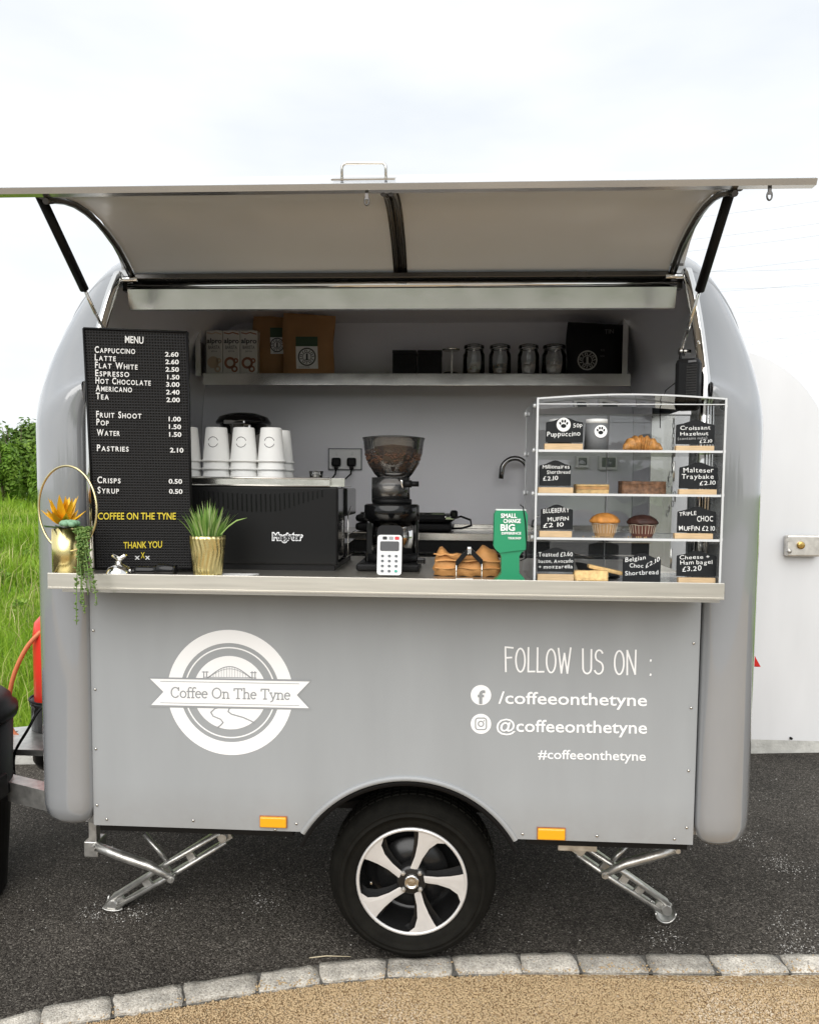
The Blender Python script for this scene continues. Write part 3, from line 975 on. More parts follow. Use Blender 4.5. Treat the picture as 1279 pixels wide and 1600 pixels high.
# inner lining: walls and curved ceiling, with the doorway on the right
b = B()
ys = [0.235, 0.27, 0.3, 0.45, 0.6, 0.85, 1.15, 1.5]
for sgn in (-1, 1):
    rows = []
    for y in ys:
        pts = [Vector((1.09, y, 0.47))] + section(1.09, y, XC, 12, 0.05)
        rows.append([Vector((sgn * p.x, p.y, p.z)) for p in pts])
    b.grid(rows, skip=(lambda c: 0.3 < c.y < 1.15 and 0.56 < c.z < 1.90) if sgn > 0 else None)
b.grid([[Vector((XC * (i / 4 - 1), y, ZC + BB - 0.05 - Tz(y))) for i in range(9)] for y in ys[1:]])
ob('inner_lining', b, 'lining', TR)
bw_ = [Vector((1.088, 1.499, 0.48))] + section(1.088, 1.499, XC, 12, 0.045)
b = B().prism(bw_ + [Vector((-p.x, p.y, p.z)) for p in reversed(bw_)], (0, 1, 0), 0.03)
ob('back_wall', b, 'lining', TR)
ob('floor_panel', B().box2((-1.085, 0.34, 0.472), (1.085, 1.5, 0.5)).box2((-1.085, 0.04, 0.472), (-0.34, 0.338, 0.5)).box2((0.47, 0.04, 0.472), (1.085, 0.338, 0.5)), 'floor_alu', TR)
b = B()                                         # doorway frame
for (a_, c_) in (((1.085, 0.29, 0.55), (1.185, 0.302, 1.9)), ((1.085, 1.148, 0.55), (1.185, 1.16, 1.9)), ((1.085, 0.302, 0.54), (1.185, 1.148, 0.56))):
    b.box2(a_, c_)
ob('doorway_frame', b, 'stainless_plain', TR)

# front panel with the wheel arch cut out
ZB, ZT = P(147, 1288, 0).z, 1.262
ZB = 0.457
ax0, ax1 = P(470, 1300, 0).x, P(808, 1312, 0).x
atop = P(640, 1213, 0).z
hw = (ax1 - ax0) / 2; hh = atop - ZB
AR = (hw * hw + hh * hh) / (2 * hh); acx = (ax0 + ax1) / 2; acz = atop - AR
a0 = math.acos(hw / AR)
def apt(t, r, y): return Vector((acx + r * math.cos(t), y, acz + r * math.sin(t)))
arcs = [apt(PI - a0 - (PI - 2 * a0) * i / 36, AR, 0) for i in range(37)]
b = B()
top_l = []
for i in range(36):
    p, q = arcs[i], arcs[i + 1]
    b.add([p, q, (q.x, 0, ZT), (p.x, 0, ZT)], [(0, 1, 2, 3)])
XL, XR = -0.957, 0.951
b.add([(XL, 0, ZB), (ax0, 0, ZB), (ax0, 0, ZT), (XL, 0, ZT)], [(0, 1, 2, 3)])
b.add([(ax1, 0, ZB), (XR, 0, ZB), (XR, 0, ZT), (ax1, 0, ZT)], [(0, 1, 2, 3)])
for p, q in [((XL, ZB), (ax0, ZB)), ((ax1, ZB), (XR, ZB)), ((XL, ZB), (XL, ZT)), ((XR, ZB), (XR, ZT))]:
    b.add([(p[0], 0, p[1]), (q[0], 0, q[1]), (q[0], 0.02, q[1]), (p[0], 0.02, p[1])], [(0, 1, 2, 3)])
ob('front_panel', b, 'panel_paint', TR)
b = B()                                         # rolled lip round the arch
rows = []
for i in range(37):
    t = PI - a0 - (PI - 2 * a0) * i / 36
    rows.append([apt(t, AR + 0.001, 0.0), apt(t, AR, -0.005), apt(t, AR - 0.006, -0.007), apt(t, AR - 0.014, -0.005), apt(t, AR - 0.017, 0.004), apt(t, AR - 0.017, 0.04)])
b.grid(rows)
ob('arch_lip', b, 'panel_paint', TR)
b = B()
rows = []
a1 = a0 - 0.10
for i in range(37):
    t = PI - a1 - (PI - 2 * a1) * i / 36
    rows.append([apt(t, AR - 0.018, -0.003), apt(t, AR - 0.030, -0.004), apt(t, AR - 0.032, 0.03), apt(t, AR - 0.034, 0.30)])
b.grid(rows)
b.grid([[apt(PI - a1 - (PI - 2 * a1) * i / 36, AR - 0.034, 0.30), Vector((acx, 0.3, acz + 0.24))] for i in range(37)])
ob('wheel_arch_liner', b, 'black_plastic', TR)
sc_me = None
for px, py in [(146, 985), (149, 1077), (150, 1170), (152, 1258), (167, 1280), (302, 1282), (1083, 1005), (1079, 1106), (1075, 1204), (1072, 1293), (1053, 1311), (932, 1306), (463, 1287), (816, 1303), (430, 1296)]:
    p = P(px, py, -0.001)
    if sc_me is None:
        o = ob('screw', B().lathe([(0.0045, 0), (0.0038, -0.0022), (0.0, -0.003)], (0, 0, 0), 8, 'Y'), 'stainless_plain', TR)
        o.data.transform(Matrix.Translation(Vector((0, 0.75, 0))))
        sc_me = o.data
    else:
        o = link('screw', sc_me, TR)
    o.location = p - Vector((0, 0.75, 0))

# sill under the panel, chassis, drawbar
b = B()
for x0_, x1_ in ((XL + 0.01, ax0 - 0.03), (ax1 + 0.03, XR - 0.01)):
    b.box2((x0_, 0.022, 0.43), (x1_, 0.06, 0.47))
b.box2((-1.05, 0.34, 0.39), (1.05, 0.40, 0.47)); b.box2((-1.05, 1.20, 0.39), (1.05, 1.26, 0.47))
for x in (-0.95, -0.4, 0.45, 0.95): b.box2((x - 0.03, 0.345, 0.40), (x + 0.03, 1.5, 0.462))
b.tube([(0.07, 0.08, 0.27), (0.07, 1.4, 0.27)], 0.035, 10)
ob('chassis', b, 'black_steel', TR)
b = B()
for s in (-1, 1):
    p = Vector((-0.95, 0.75 + s * 0.55, 0.40)); q = Vector((-2.35, 0.75, 0.40))
    d = (q - p); b.box((p + q) / 2, (d.length, 0.06, 0.075), Matrix.Rotation(math.atan2(d.y, d.x), 4, 'Z'))
b.box((-1.50, 0.78, 0.455), (0.42, 0.30, 0.025)); b.box((-2.42, 0.75, 0.44), (0.25, 0.08, 0.09), None, 0.02)
b.box((-1.42, 1.0, 0.36), (0.3, 0.2, 0.01), Matrix.Rotation(0.2, 4, 'X'))
b.tube([(-1.75, 0.62, 0.75), (-1.75, 0.62, 0.04)], 0.025, 10); b.lathe([(0.07, 0), (0.07, 0.02), (0.03, 0.04)], (-1.75, 0.62, 0.002), 16)
ob('drawbar', b, 'galvanised', TR)

# amber reflectors
for (x0_, y0_, x1_, y1_) in ((407, 1276, 448, 1291), (839, 1294, 882, 1310)):
    a_, c_ = P(x0_, y1_, 0), P(x1_, y0_, 0)
    o = ob('side_reflector', B().box2((a_.x, -0.001, a_.z), (c_.x, -0.011, c_.z), 0.004), 'amber', TR)
    ob('reflector_rim', B().box2((a_.x - 0.002, 0.0, a_.z - 0.002), (c_.x + 0.002, -0.004, c_.z + 0.002)), 'carton_brown', o)
# red warning triangle at the back corner
p = P(1150, 1038, 0.9)
A, Bq, Cq = P(1146, 1040, 0.3), P(1187, 1041, 0.3), P(1171, 1012, 0.3)
o = ob('triangle_reflector', B().prism([A, Bq, Cq], (0, 1, 0), 0.01), 'red_reflector', TR)
o2 = ob('triangle_backing', B().prism([A + Vector((-0.006, 0.011, -0.005)), Bq + Vector((0.006, 0.011, -0.005)), Cq + Vector((0, 0.011, 0.008))], (0, 1, 0), 0.01), 'red_print', o)

# counter
zc = 1.300
cl, cr_ = -0.980, 0.944
b = B()
b.box2((cl, -0.196, zc - 0.024), (cr_, -0.038, zc - 0.009))
b.box2((XL + 0.012, -0.038, zc - 0.024), (XR - 0.012, 0.60, zc - 0.009))
ct = ob('counter', b, 'counter_steel', TR)
b = B()
prof = [(-0.194, zc - 0.010), (-0.1945, zc + 0.0018), (-0.1995, zc + 0.0022), (-0.2012, zc + 0.0004), (-0.2015, zc - 0.038), (-0.2035, zc - 0.0395), (-0.2035, zc - 0.0435), (-0.2005, zc - 0.0445), (-0.188, zc - 0.0445)]
b.grid([[Vector((x, y, z)) for y, z in prof] for x in (cl - 0.002, cl + 0.6, cl + 1.3, cr_ + 0.002)], smooth=False)
b.prism([(cl - 0.003, -0.2, zc), (cl - 0.003, -0.2, zc - 0.044), (cl - 0.003, -0.03, zc - 0.044), (cl - 0.003, -0.03, zc)], (1, 0, 0), 0.002)
b.prism([(cr_ + 0.001, -0.2, zc), (cr_ + 0.001, -0.2, zc - 0.044), (cr_ + 0.001, -0.03, zc - 0.044), (cr_ + 0.001, -0.03, zc)], (1, 0, 0), 0.002)
ob('counter_edge', b, 'counter_steel', ct)
for x, s in ((cl - 0.003, -1), (cr_ + 0.003, 1)):
    b = B().lathe([(0.007, 0), (0.007, 0.006 * s), (0.004, 0.008 * s), (0.004, 0.018 * s), (0.0, 0.019 * s)], (x, -0.15, zc - 0.03), 10, 'X')
    ob('bolt', b, 'stainless_plain', ct)
b = B().box2((XL + 0.01, 0.0, ZT - 0.002), (XR - 0.01, 0.015, zc - 0.026))
b.box2((XL + 0.012, -0.19, zc - 0.054), (XR - 0.012, -0.17, zc - 0.045)); 
ob('counter_underframe', b, 'stainless', ct)
ob('counter_front_wall', B().box2((XL + 0.01, 0.022, 0.70), (XR - 0.01, 0.035, zc - 0.026)), 'lining', TR)

# stainless edge of the opening: upright, then back along the curve of the roof
for s in (-1, 1):
    pts = [Vector((s * (XO - 0.016), -0.012, zc)), Vector((s * (XO - 0.016), -0.012, 1.6)), Vector((s * (XO - 0.016), -0.010, 1.76))]
    for y in (0.002, 0.02, 0.04, 0.065, 0.095, 0.13, 0.165, 0.2, 0.215):
        pts.append(Vector((s * (XO - 0.016), y - 0.006, ZC + (BB - Tz(y)) * 0.969)))
    ob('opening_trim', B().tube(pts, 0.0175, 14), 'chrome', TR)
    ob('opening_seal', B().tube([p + Vector((s * 0.019, 0.028, 0.0)) for p in pts], 0.012, 8), 'black_plastic', TR)
# rail, hinge and dark gap above the opening
zh = 2.245
fz0, fz1 = P(640, 482, 0.21).z, P(640, 450, 0.2).z
ob('fascia_rail', B().prism([(-0.905, 0.2115, fz0), (-0.905, 0.201, fz1), (-0.905, 0.232, fz1), (-0.905, 0.232, fz0)], (1, 0, 0), 1.81), 'stainless_plain', TR)
ob('hinge_rail', B().tube([(-0.905, 0.212, zh - 0.017), (0.905, 0.212, zh - 0.017)], 0.012, 10), 'chrome', TR)
ob('gap_shade_strip', B().box2((-0.93, 0.222, zh - 0.03), (0.93, 0.25, zh + 0.05)), 'dark_trim', TR)  # solid dark strip in place of the shade in the gap
for x in (-0.895, 0.895):
    ob('hinge', B().box((x, 0.195, zh - 0.002), (0.06, 0.02, 0.012), None, 0.003).tube([(x - 0.03, 0.19, zh), (x + 0.03, 0.19, zh)], 0.007, 8), 'chrome', TR)

# ---- the hatch
prof = [(0.215, 2.262), (0.16, 2.296), (0.09, 2.330), (0.02, 2.350), (-0.05, 2.364), (-0.12, 2.368), (-0.19, 2.364), (-0.25, 2.352), (-0.30, 2.336), (-0.345, 2.318)]
b = B()
hx_ = [-0.876 + 0.012 * i for i in range(14)]; hx_ = hx_ + [-0.6, -0.3, 0, 0.3, 0.6] + [-x for x in reversed(hx_)]
b.grid([[Vector((x, y, z - 0.010 * max(0, (abs(x) - 0.72) / 0.156) ** 2.0)) for y, z in prof] for x in hx_])
hatch = ob('hatch', b, 'hatch_lining', TR)
FL0, FL1 = Vector((0, -0.372, 2.324)), Vector((0, -0.14, 2.436))
b = B()
L_, R_ = -1.025, 1.070
fn = Vector((0, FL1.z - FL0.z, FL0.y - FL1.y)).normalized()
fn = Vector((0, -0.435, 0.90))
b.prism([(L_, FL0.y, FL0.z), (R_, FL0.y, FL0.z), (R_, FL1.y, FL1.z), (L_, FL1.y, FL1.z)], fn, 0.003)
b.grid([[Vector((x, y, z)) for y, z in [(FL1.y, FL1.z - 0.012), (-0.03, 2.422), (0.08, 2.40), (0.17, 2.35), (0.225, 2.30), (0.217, 2.262)]] for x in (-0.935, 0, 0.935)])
ob('hatch_skin', b, 'hatch_skin', hatch)
b = B().prism([(L_, -0.379, 2.3232), (L_, -0.373, 2.3095), (L_, -0.350, 2.3095), (L_, -0.350, 2.312), (L_, -0.370, 2.313), (L_, -0.3745, 2.3232)], (1, 0, 0), R_ - L_)
ob('front_strip', b, 'stainless', hatch)
for s in (-1, 1):                               # side trims of the hatch: two beads and the web between
    x = s * 0.884
    ob('side_trim', B().tube([Vector((x, y - 0.004, z - 0.018)) for y, z in prof], 0.0085, 8).tube([Vector((x + s * 0.014, y, z - 0.004)) for y, z in prof], 0.0075, 8)
       .grid([[Vector((x + s * 0.016, y, z + 0.0)), Vector((x + s * 0.018, y + 0.004, z + 0.012))] for y, z in prof]), 'dark_trim', hatch)
xm = 0.011
ob('centre_rib', B().tube([Vector((xm - 0.009, y, z - 0.007)) for y, z in prof], 0.0075, 8).tube([Vector((xm + 0.011, y, z - 0.007)) for y, z in prof], 0.0075, 8)
   .grid([[Vector((xm - 0.022, y, z - 0.003)), Vector((xm + 0.023, y, z - 0.003))] for y, z in prof]), 'dark_trim', hatch)
ob('rear_edge', B().box2((-0.875, 0.186, 2.244), (0.875, 0.216, 2.262), 0.003), 'dark_trim', hatch)
hx = P(568, 287, -0.33).x
b = B().box((hx, -0.325, 2.3565), (0.165, 0.05, 0.004), Matrix.Rotation(0.45, 4, 'X'))
hz = 2.352
pts = [Vector((hx - 0.057, -0.325, hz)), Vector((hx - 0.057, -0.328, hz + 0.030))] + [Vector((hx - 0.045 - 0.012 * math.cos(t), -0.329, hz + 0.030 + 0.012 * math.sin(t))) for t in (0.5, 1.0, 1.57)]
pts += [Vector((2 * hx - p.x, p.y, p.z)) for p in reversed(pts)]
b.tube(pts, 0.0042, 8)
ob('handle', b, 'stainless_plain', hatch)
for px, py0, py1, ring in ((573, 298, 321, 0.0055), (1202, 285, 313, 0.006)):
    p = P(px, py0, -0.36); q = P(px, py1, -0.36)
    b = B().box2((p.x - 0.004, -0.363, q.z + 0.014), (p.x + 0.004, -0.358, p.z + 0.004))
    b.tube([Vector((p.x + ring * math.sin(t * PI / 8), -0.3605, q.z + 0.011 + 0.011 * math.cos(t * PI / 8))) for t in range(16)], 0.0022, 6, closed=True)
    ob('latch_hook', b, 'dark_trim', hatch)
for s, px0, py0, px1, py1, px2, py2 in ((-1, 63, 306, 131, 451, 166, 524), (1, 1143, 289, 1096, 446, 1063, 549)):
    p = P(px0, py0, -0.28); q = P(px1, py1, -0.05); e = P(px2, py2, 0.08)
    q = p.lerp(e, (q - p).length / (e - p).length) if True else q
    o = ob('gas_strut', B().tube([p, q], 0.0135, 12), 'black_plastic', TR)
    ob('strut_rod', B().tube([q, e], 0.0055, 8), 'chrome', o)
    ob('strut_mount', B().tube([e, e + Vector((s * 0.03, 0.0, 0.0))], 0.006, 8).lathe([(0.011, -0.006), (0.011, 0.006)], e, 10, 'X'), 'stainless_plain', o)

# ---- wheel
wc = Vector((0.074, 0.05, 0.2755)); TRd, RR = 0.2745, 0.181
b = B()
b.lathe([(0.180, 0.016), (0.184, 0.004), (0.192, -0.001), (0.205, -0.006), (0.222, -0.008), (0.2215, -0.0095), (0.2245, -0.0095), (0.225, -0.007), (0.236, -0.0045), (0.2365, -0.006), (0.2385, -0.006), (0.239, -0.003), (0.255, 0.010), (0.266, 0.026), (0.2725, 0.045), (TRd, 0.07), (TRd, 0.135), (0.2715, 0.155), (0.255, 0.185), (0.21, 0.19), (0.17, 0.19)], wc, 72, 'Y', caps=False)
wheel = ob('wheel', b, 'rubber', TR)
b = B()                                         # tread grooves as raised blocks between them
for k in range(60):
    a = 2 * PI * k / 60
    for yo, wd in ((0.060, 0.018), (0.088, 0.022), (0.116, 0.022), (0.142, 0.016)):
        c = wc + Vector((math.cos(a) * (TRd + 0.0005), yo, math.sin(a) * (TRd + 0.0005)))
        if c.z < 0.012: continue
        b.box(c, (0.004, wd, 0.022), Matrix.Rotation(-a, 4, 'Y'))
tr = ob('tread', b, 'rubber', wheel)
tr['kind'] = 'stuff'
b = B()
b.lathe([(RR, 0.012), (RR + 0.001, 0.003), (RR - 0.003, 0.0), (RR - 0.009, 0.0005), (RR - 0.010, 0.006)], wc, 72, 'Y', caps=False)
ob('rim', b, 'alloy_face', wheel)
b = B()
b.lathe([(RR - 0.009, 0.006), (RR - 0.014, 0.05), (RR - 0.022, 0.10), (RR - 0.03, 0.12), (0.06, 0.09), (0.0, 0.09)], wc, 60, 'Y', caps=False)
b.lathe([(0.052, 0.045), (0.050, 0.013), (0.040, 0.009), (0.0, 0.008)], wc, 40, 'Y', caps=False)
b.lathe([(0.12, 0.075), (0.118, 0.07), (0.04, 0.068)], wc, 40, 'Y', caps=False)
ob('wheel_dish', b, 'alloy_black', wheel)
def pol(a, r, y): return wc + Vector((r * math.cos(a), y, r * math.sin(a)))
for k in range(5):
    a = math.radians(78 + 72 * k)
    # curved blade: one side straight to the hub, the other sweeping out to the rim
    lo = [(0.026, a - 0.1), (0.05, a - 0.22), (0.085, a - 0.21), (0.125, a - 0.26), (0.155, a - 0.345), (RR - 0.006, a - 0.50)]
    hi = [(0.026, a + 0.75), (0.05, a + 0.26), (0.085, a + 0.09), (0.125, a + 0.065), (0.155, a + 0.075), (RR - 0.006, a + 0.09)]
    rows = []
    for (rl, al), (rh, ah) in zip(lo, hi):
        yy = 0.010 - 0.008 * (rl / RR) ** 2
        rows.append([pol(al + (ah - al) * t, rl, yy + (0.001 if t in (0, 1) else 0)) for t in (0, 0.25, 0.5, 0.75, 1)])
    b = B().grid(rows, smooth=False)
    ob('spoke', b, 'alloy_face', wheel, fix=False)
    b = B()
    b.grid([[r[0], r[0] + Vector((0.0, 0.04, 0))] for r in rows]); b.grid([[r[-1], r[-1] + Vector((0.0, 0.04, 0))] for r in rows])
    b.grid([[pol(al - 0.10, rl, 0.035), pol(ah + 0.10, rh, 0.035)] for (rl, al), (rh, ah) in zip(lo, hi)])
    ob('spoke_side', b, 'alloy_black', wheel, fix=False)
for k in range(4):
    a = math.radians(47 + 90 * k)
    c = wc + Vector((0.0385 * math.cos(a), 0.004, 0.0385 * math.sin(a)))
    ob('wheel_nut', B().lathe([(0.0085, 0.012), (0.0085, 0.002), (0.006, -0.002), (0.0, -0.003)], c, 6, 'Y', smooth=False), 'galvanised', wheel)
ob('centre_cap', B().lathe([(0.025, 0.012), (0.024, 0.001), (0.0215, -0.002), (0.0175, -0.0022), (0.017, 0.001), (0.010, -0.001), (0.0, -0.003)], wc, 28, 'Y'), 'chrome', wheel)
ob('valve', B().tube([pol(math.radians(184), 0.136, 0.03), pol(math.radians(184), 0.132, 0.002)], 0.0035, 8), 'chrome', wheel)

far = copy_tree(wheel, TR)                      # the wheel on the far side
far.rotation_euler = (0, 0, PI); far.location = (0.148, 0, 0)
ob('light_blocker', B().box2((-0.98, 0.62, 0.34), (-0.42, 1.46, 0.388)).box2((0.56, 0.62, 0.34), (0.98, 1.46, 0.388)), 'black_plastic', TR)  # black slabs added to block light beneath the trailer

# ---- scissor steadies at both ends
def steady(s, T, Fo, br0, br1, rod0, rod1, yy):
    """T top pivot, Fo foot pivot, brace br0 -> br1 (all photograph pixels)"""
    y = yy
    t, f_ = P(*T, y), P(*Fo, y)
    d = (f_ - t); L = d.length; u = d.normalized(); v = Vector((0, -1, 0)).cross(u).normalized()
    if v.z < 0: v = -v
    b = B()
    for sg in (-1, 1):                           # two rails with cross webs, as a pressed ladder
        o_ = v * (0.022 * sg)
        b.tube([t + o_ * 0.9 - u * 0.0, t.lerp(f_, 0.5) + o_ * 1.05, f_ + o_ * 0.75], 0.0095, 8)
        b.prism([t + o_ * 0.7, f_ + o_ * 0.6, f_ + o_ * 1.1, t + o_ * 1.3], (0, 1, 0), 0.035)
    for q in (0.0, 0.30, 0.52, 0.70, 0.97):
        c = t.lerp(f_, q)
        b.box(c + Vector((0, 0.012, 0)), (0.03 if q not in (0.0, 0.97) else 0.05, 0.012, 0.044), Matrix((u, Vector((0, 1, 0)), v)).transposed().to_4x4())
    b.tube([t + Vector((0, -0.014, 0)), t + Vector((0, 0.04, 0))], 0.016, 12)
    b.tube([f_ + Vector((0, -0.014, 0)), f_ + Vector((0, 0.04, 0))], 0.018, 12)
    leg = ob('stabiliser_leg', b, 'galvanised', TR)
    p, q = P(*br0, y - 0.035), P(*br1, y - 0.035)
    m_ = p.lerp(q, 0.72) + Vector((0, 0, 0.012))
    b = B().tube([p, p.lerp(q, 0.35) + Vector((0, 0, 0.004)), m_, q], [0.016, 0.0175, 0.017, 0.012], 10)
    b.lathe([(0.013, -0.012), (0.013, 0.01)], q, 12, 'Y').lathe([(0.008, -0.020), (0.008, -0.01)], q, 6, 'Y')
    b.lathe([(0.009, -0.022), (0.009, 0.01)], p, 8, 'Y')
    ob('brace', b, 'galvanised', leg)
    p2, q2 = P(*rod0, y + 0.05), P(*rod1, y + 0.03)
    ob('rear_brace', B().tube([p2, q2], 0.009, 8), 'galvanised', leg)
    b = B()
    fo = f_ + Vector((s * -0.006, 0.012, 0))
    zf = min(fo.z, 0.052)
    ring_ = []
    for k in range(13):
        a = PI + PI * k / 12
        ring_.append([fo + Vector((0.036 * math.cos(a), -0.03, -0.006 + (zf - 0.008) * math.sin(a))), fo + Vector((0.036 * math.cos(a), 0.04, -0.006 + (zf - 0.008) * math.sin(a)))])
    b.grid(ring_)
    b.grid([[p_ + Vector((0, 0, 0.004)) for p_ in r_] for r_ in ring_])
    b.tube([r_[0] for r_ in ring_], 0.003, 6); b.tube([r_[1] for r_ in ring_], 0.003, 6)
    b.tube([ring_[0][0] + Vector((0, 0.03, 0)), ring_[0][0] + Vector((-0.01 * s, 0.03, 0.03))], 0.004, 6)
    ob('foot', b, 'galvanised', leg)
    return leg
leg = steady(-1, (349, 1308), (177, 1412), (149, 1322), (268, 1372), (226, 1303), (262, 1346), 0.30)
A = P(149, 1322, 0.30)
ob('mount_bracket', B().box2((A.x - 0.028, 0.27, A.z - 0.028), (A.x + 0.024, 0.34, A.z + 0.03), 0.004).box2((A.x - 0.008, 0.27, A.z + 0.03), (A.x + 0.02, 0.30, 0.463)), 'galvanised', leg)
leg = steady(1, (905, 1328), (1040, 1420), (1056, 1326), (944, 1366), (978, 1322), (955, 1346), 0.36)
A, Cq = P(870, 1326, 0.06), P(931, 1318, 0.06)
ob('mount_bracket', B().box2((A.x, 0.045, A.z), (Cq.x, 0.30, Cq.z), 0.003), 'galvanised', leg)

# ---- rear door, swung open to the right
dy = 1.2
dl, dr = 1.186, 1.905
dzb = P(1200, 1156, dy).z
pts = [Vector((dl, dy, dzb)), Vector((dr, dy, dzb)), Vector((dr, dy, 1.66))]
zc_, a_, b_ = 1.66, 0.50, 0.535
pts += [Vector((dr - a_ + a_ * math.cos(t), dy, zc_ + b_ * math.sin(t))) for t in [PI / 2 * i / 18 for i in range(1, 19)]]
pts.append(Vector((dl, dy, zc_ + b_)))
door = ob('rear_door', B().prism(pts, (0, 1, 0), 0.035), 'white_door', TR)
A, Cq = P(1222, 868, dy), P(1275, 836, dy)
b = B().box2((A.x, dy - 0.001, A.z), (Cq.x, dy - 0.045, Cq.z), 0.007)
ob('lock_case', b, 'lock_metal', door)
c = P(1250, 852, dy - 0.046)
ob('lock_cylinder', B().lathe([(0.017, 0.004), (0.017, -0.006), (0.012, -0.008), (0.0, -0.008)], c, 16, 'Y').box(c + Vector((0, -0.009, 0)), (0.003, 0.002, 0.014)), 'brass', door)
ob('lock_knob', B().lathe([(0.010, 0.004), (0.010, -0.012), (0.0, -0.014)], P(1231, 861, dy - 0.046), 12, 'Y').box(P(1231, 843, dy - 0.047), (0.02, 0.003, 0.012)), 'lock_metal', door)
ob('door_bolt', B().lathe([(0.006, 0.004), (0.006, -0.012), (0.0, -0.014)], P(1234, 1153, dy), 8, 'Y'), 'black_steel', door)
b = B()
for z in (0.75, 1.2, 1.6): b.tube([(1.198, dy - 0.005, z), (1.198, dy - 0.005, z + 0.09)], 0.010, 8).box((1.205, dy + 0.012, z + 0.045), (0.05, 0.008, 0.07))
ob('door_hinge', b, 'stainless_plain', door)

# ---- inside: shelf, worktop, sink, tap, socket
sy = 1.215
z1 = P(640, 583.5, sy).z; z0_ = P(640, 602, sy).z
shelf = ob('shelf', B().box2((-0.985, sy + 0.004, z1 - 0.016), (1.0, 1.498, z1 - 0.010)), 'stainless_plain', TR)
ob('shelf_lip', B().box2((-0.985, sy, z0_), (1.0, sy + 0.004, z1), 0.001), 'stainless_plain', shelf)
for px in (309, 976):
    x = P(px, 560, sy).x
    ob('bracket', B().box2((x - 0.012, sy + 0.004, z1 - 0.012), (x + 0.012, sy + 0.012, z1 + 0.31)).box2((x - 0.012, sy + 0.012, z1 + 0.0), (x - 0.008, 1.49, z1 + 0.31)), 'stainless_plain', shelf)
wy = 1.06
zt = P(700, 833, wy).z
b = B().box2((-1.08, wy, zt - 0.035), (1.08, 1.495, zt), 0.003)
wt = ob('worktop', b, 'stainless_plain', TR)
x0_ = P(708, 820, 1.44).x
ob('upstand', B().box2((x0_, 1.455, zt), (1.08, 1.494, P(740, 819, 1.455).z), 0.002), 'stainless_plain', wt)
b = B()
for i, (xa, xb) in enumerate(((-1.07, -0.52), (-0.51, 0.0), (0.01, 0.52), (0.53, 1.07))):
    o = ob('cupboard_door', B().box2((xa, wy + 0.01, 0.52), (xb, wy + 0.03, zt - 0.10), 0.003), 'black_gloss', wt)
    ob('edge_trim', B().box2((xa, wy + 0.004, zt - 0.094), (xb, wy + 0.012, zt - 0.088)).box2((xa, wy + 0.004, zt - 0.17), (xb, wy + 0.0095, zt - 0.166)), 'chrome', o)
ob('drawer_front', B().box2((-1.07, wy + 0.014, zt - 0.088), (1.07, wy + 0.034, zt - 0.036)), 'black_steel', wt)
# tap
bx = P(823, 800, 1.38).x; ztop = P(800, 716, 1.38).z
hook = P(783, 748, 1.38)
rad = (bx - hook.x) / 2
pts = [Vector((bx, 1.38, zt)), Vector((bx, 1.38, ztop - rad))] + [Vector((bx - rad + rad * math.cos(t), 1.38, ztop - rad + rad * math.sin(t))) for t in [PI * i / 12 for i in range(1, 12)]] + [Vector((hook.x + 0.001, 1.38, ztop - rad)), Vector((hook.x - 0.003, 1.38, hook.z))]
tap = ob('tap', B().tube(pts, 0.0125, 12).lathe([(0.026, 0), (0.026, 0.012), (0.018, 0.03), (0.016, 0.06)], (bx, 1.38, zt), 16), 'dark_chrome', TR)
ob('tap_lever', B().tube([(bx + 0.015, 1.38, zt + 0.05), (bx + 0.07, 1.37, zt + 0.075)], 0.006, 8), 'chrome', tap)
# double socket
A, Cq = P(514, 733, 1.49), P(564, 702, 1.49)
o = ob('socket_shadow_outline', B().box2((A.x - 0.004, 1.486, A.z - 0.004), (Cq.x + 0.004, 1.4998, Cq.z + 0.004)), 'key_dark', TR)  # dark border that paints the shadow outline round the plate
sk = ob('double_socket', B().box2((A.x, 1.482, A.z), (Cq.x, 1.4995, Cq.z), 0.004), 'socket_white', TR)
for px in (526, 550):
    o = ob('socket_switch', B().box(P(px, 709, 1.481), (0.012, 0.005, 0.018), None, 0.002), 'reader_white', sk)
    c = P(px - 1, 722, 1.47)
    t = thing('plug', f'black three pin plug in the {"left" if px < 540 else "right"} half of the double wall socket', 'plug', c, 'plugs in the wall socket')
    ob('plug_body', B().box(c, (0.046, 0.026, 0.044), None, 0.009).box(c + Vector((0, 0, -0.026)), (0.02, 0.018, 0.024), None, 0.006), 'black_plastic', t)
    e = c + Vector((-0.028 if px < 540 else -0.045, -0.05, -0.12))
    ob('flex', B().tube([c + Vector((0, 0, -0.03)), c + Vector((-0.002, -0.01, -0.06)), c.lerp(e, 0.75) + Vector((0.004, -0.01, 0)), e + Vector((0, -0.06, -0.05))], 0.0042, 8), 'black_plastic', t)
# two grey switch boxes low on the right of the back wall
for px0, px1 in ((897, 918), (933, 962)):
    A, Cq = P(px0, 731 + (px0 > 920) * 3, 1.49), P(px1, 712, 1.49)
    o = ob('switch_box', B().box2((A.x, 1.45, A.z), (Cq.x, 1.4995, Cq.z), 0.004), 'socket_white', TR)
    ob('switch_cover', B().box2((A.x + 0.012, 1.443, A.z + 0.012), (Cq.x - 0.012, 1.452, Cq.z - 0.012), 0.003), 'key_dark', o)
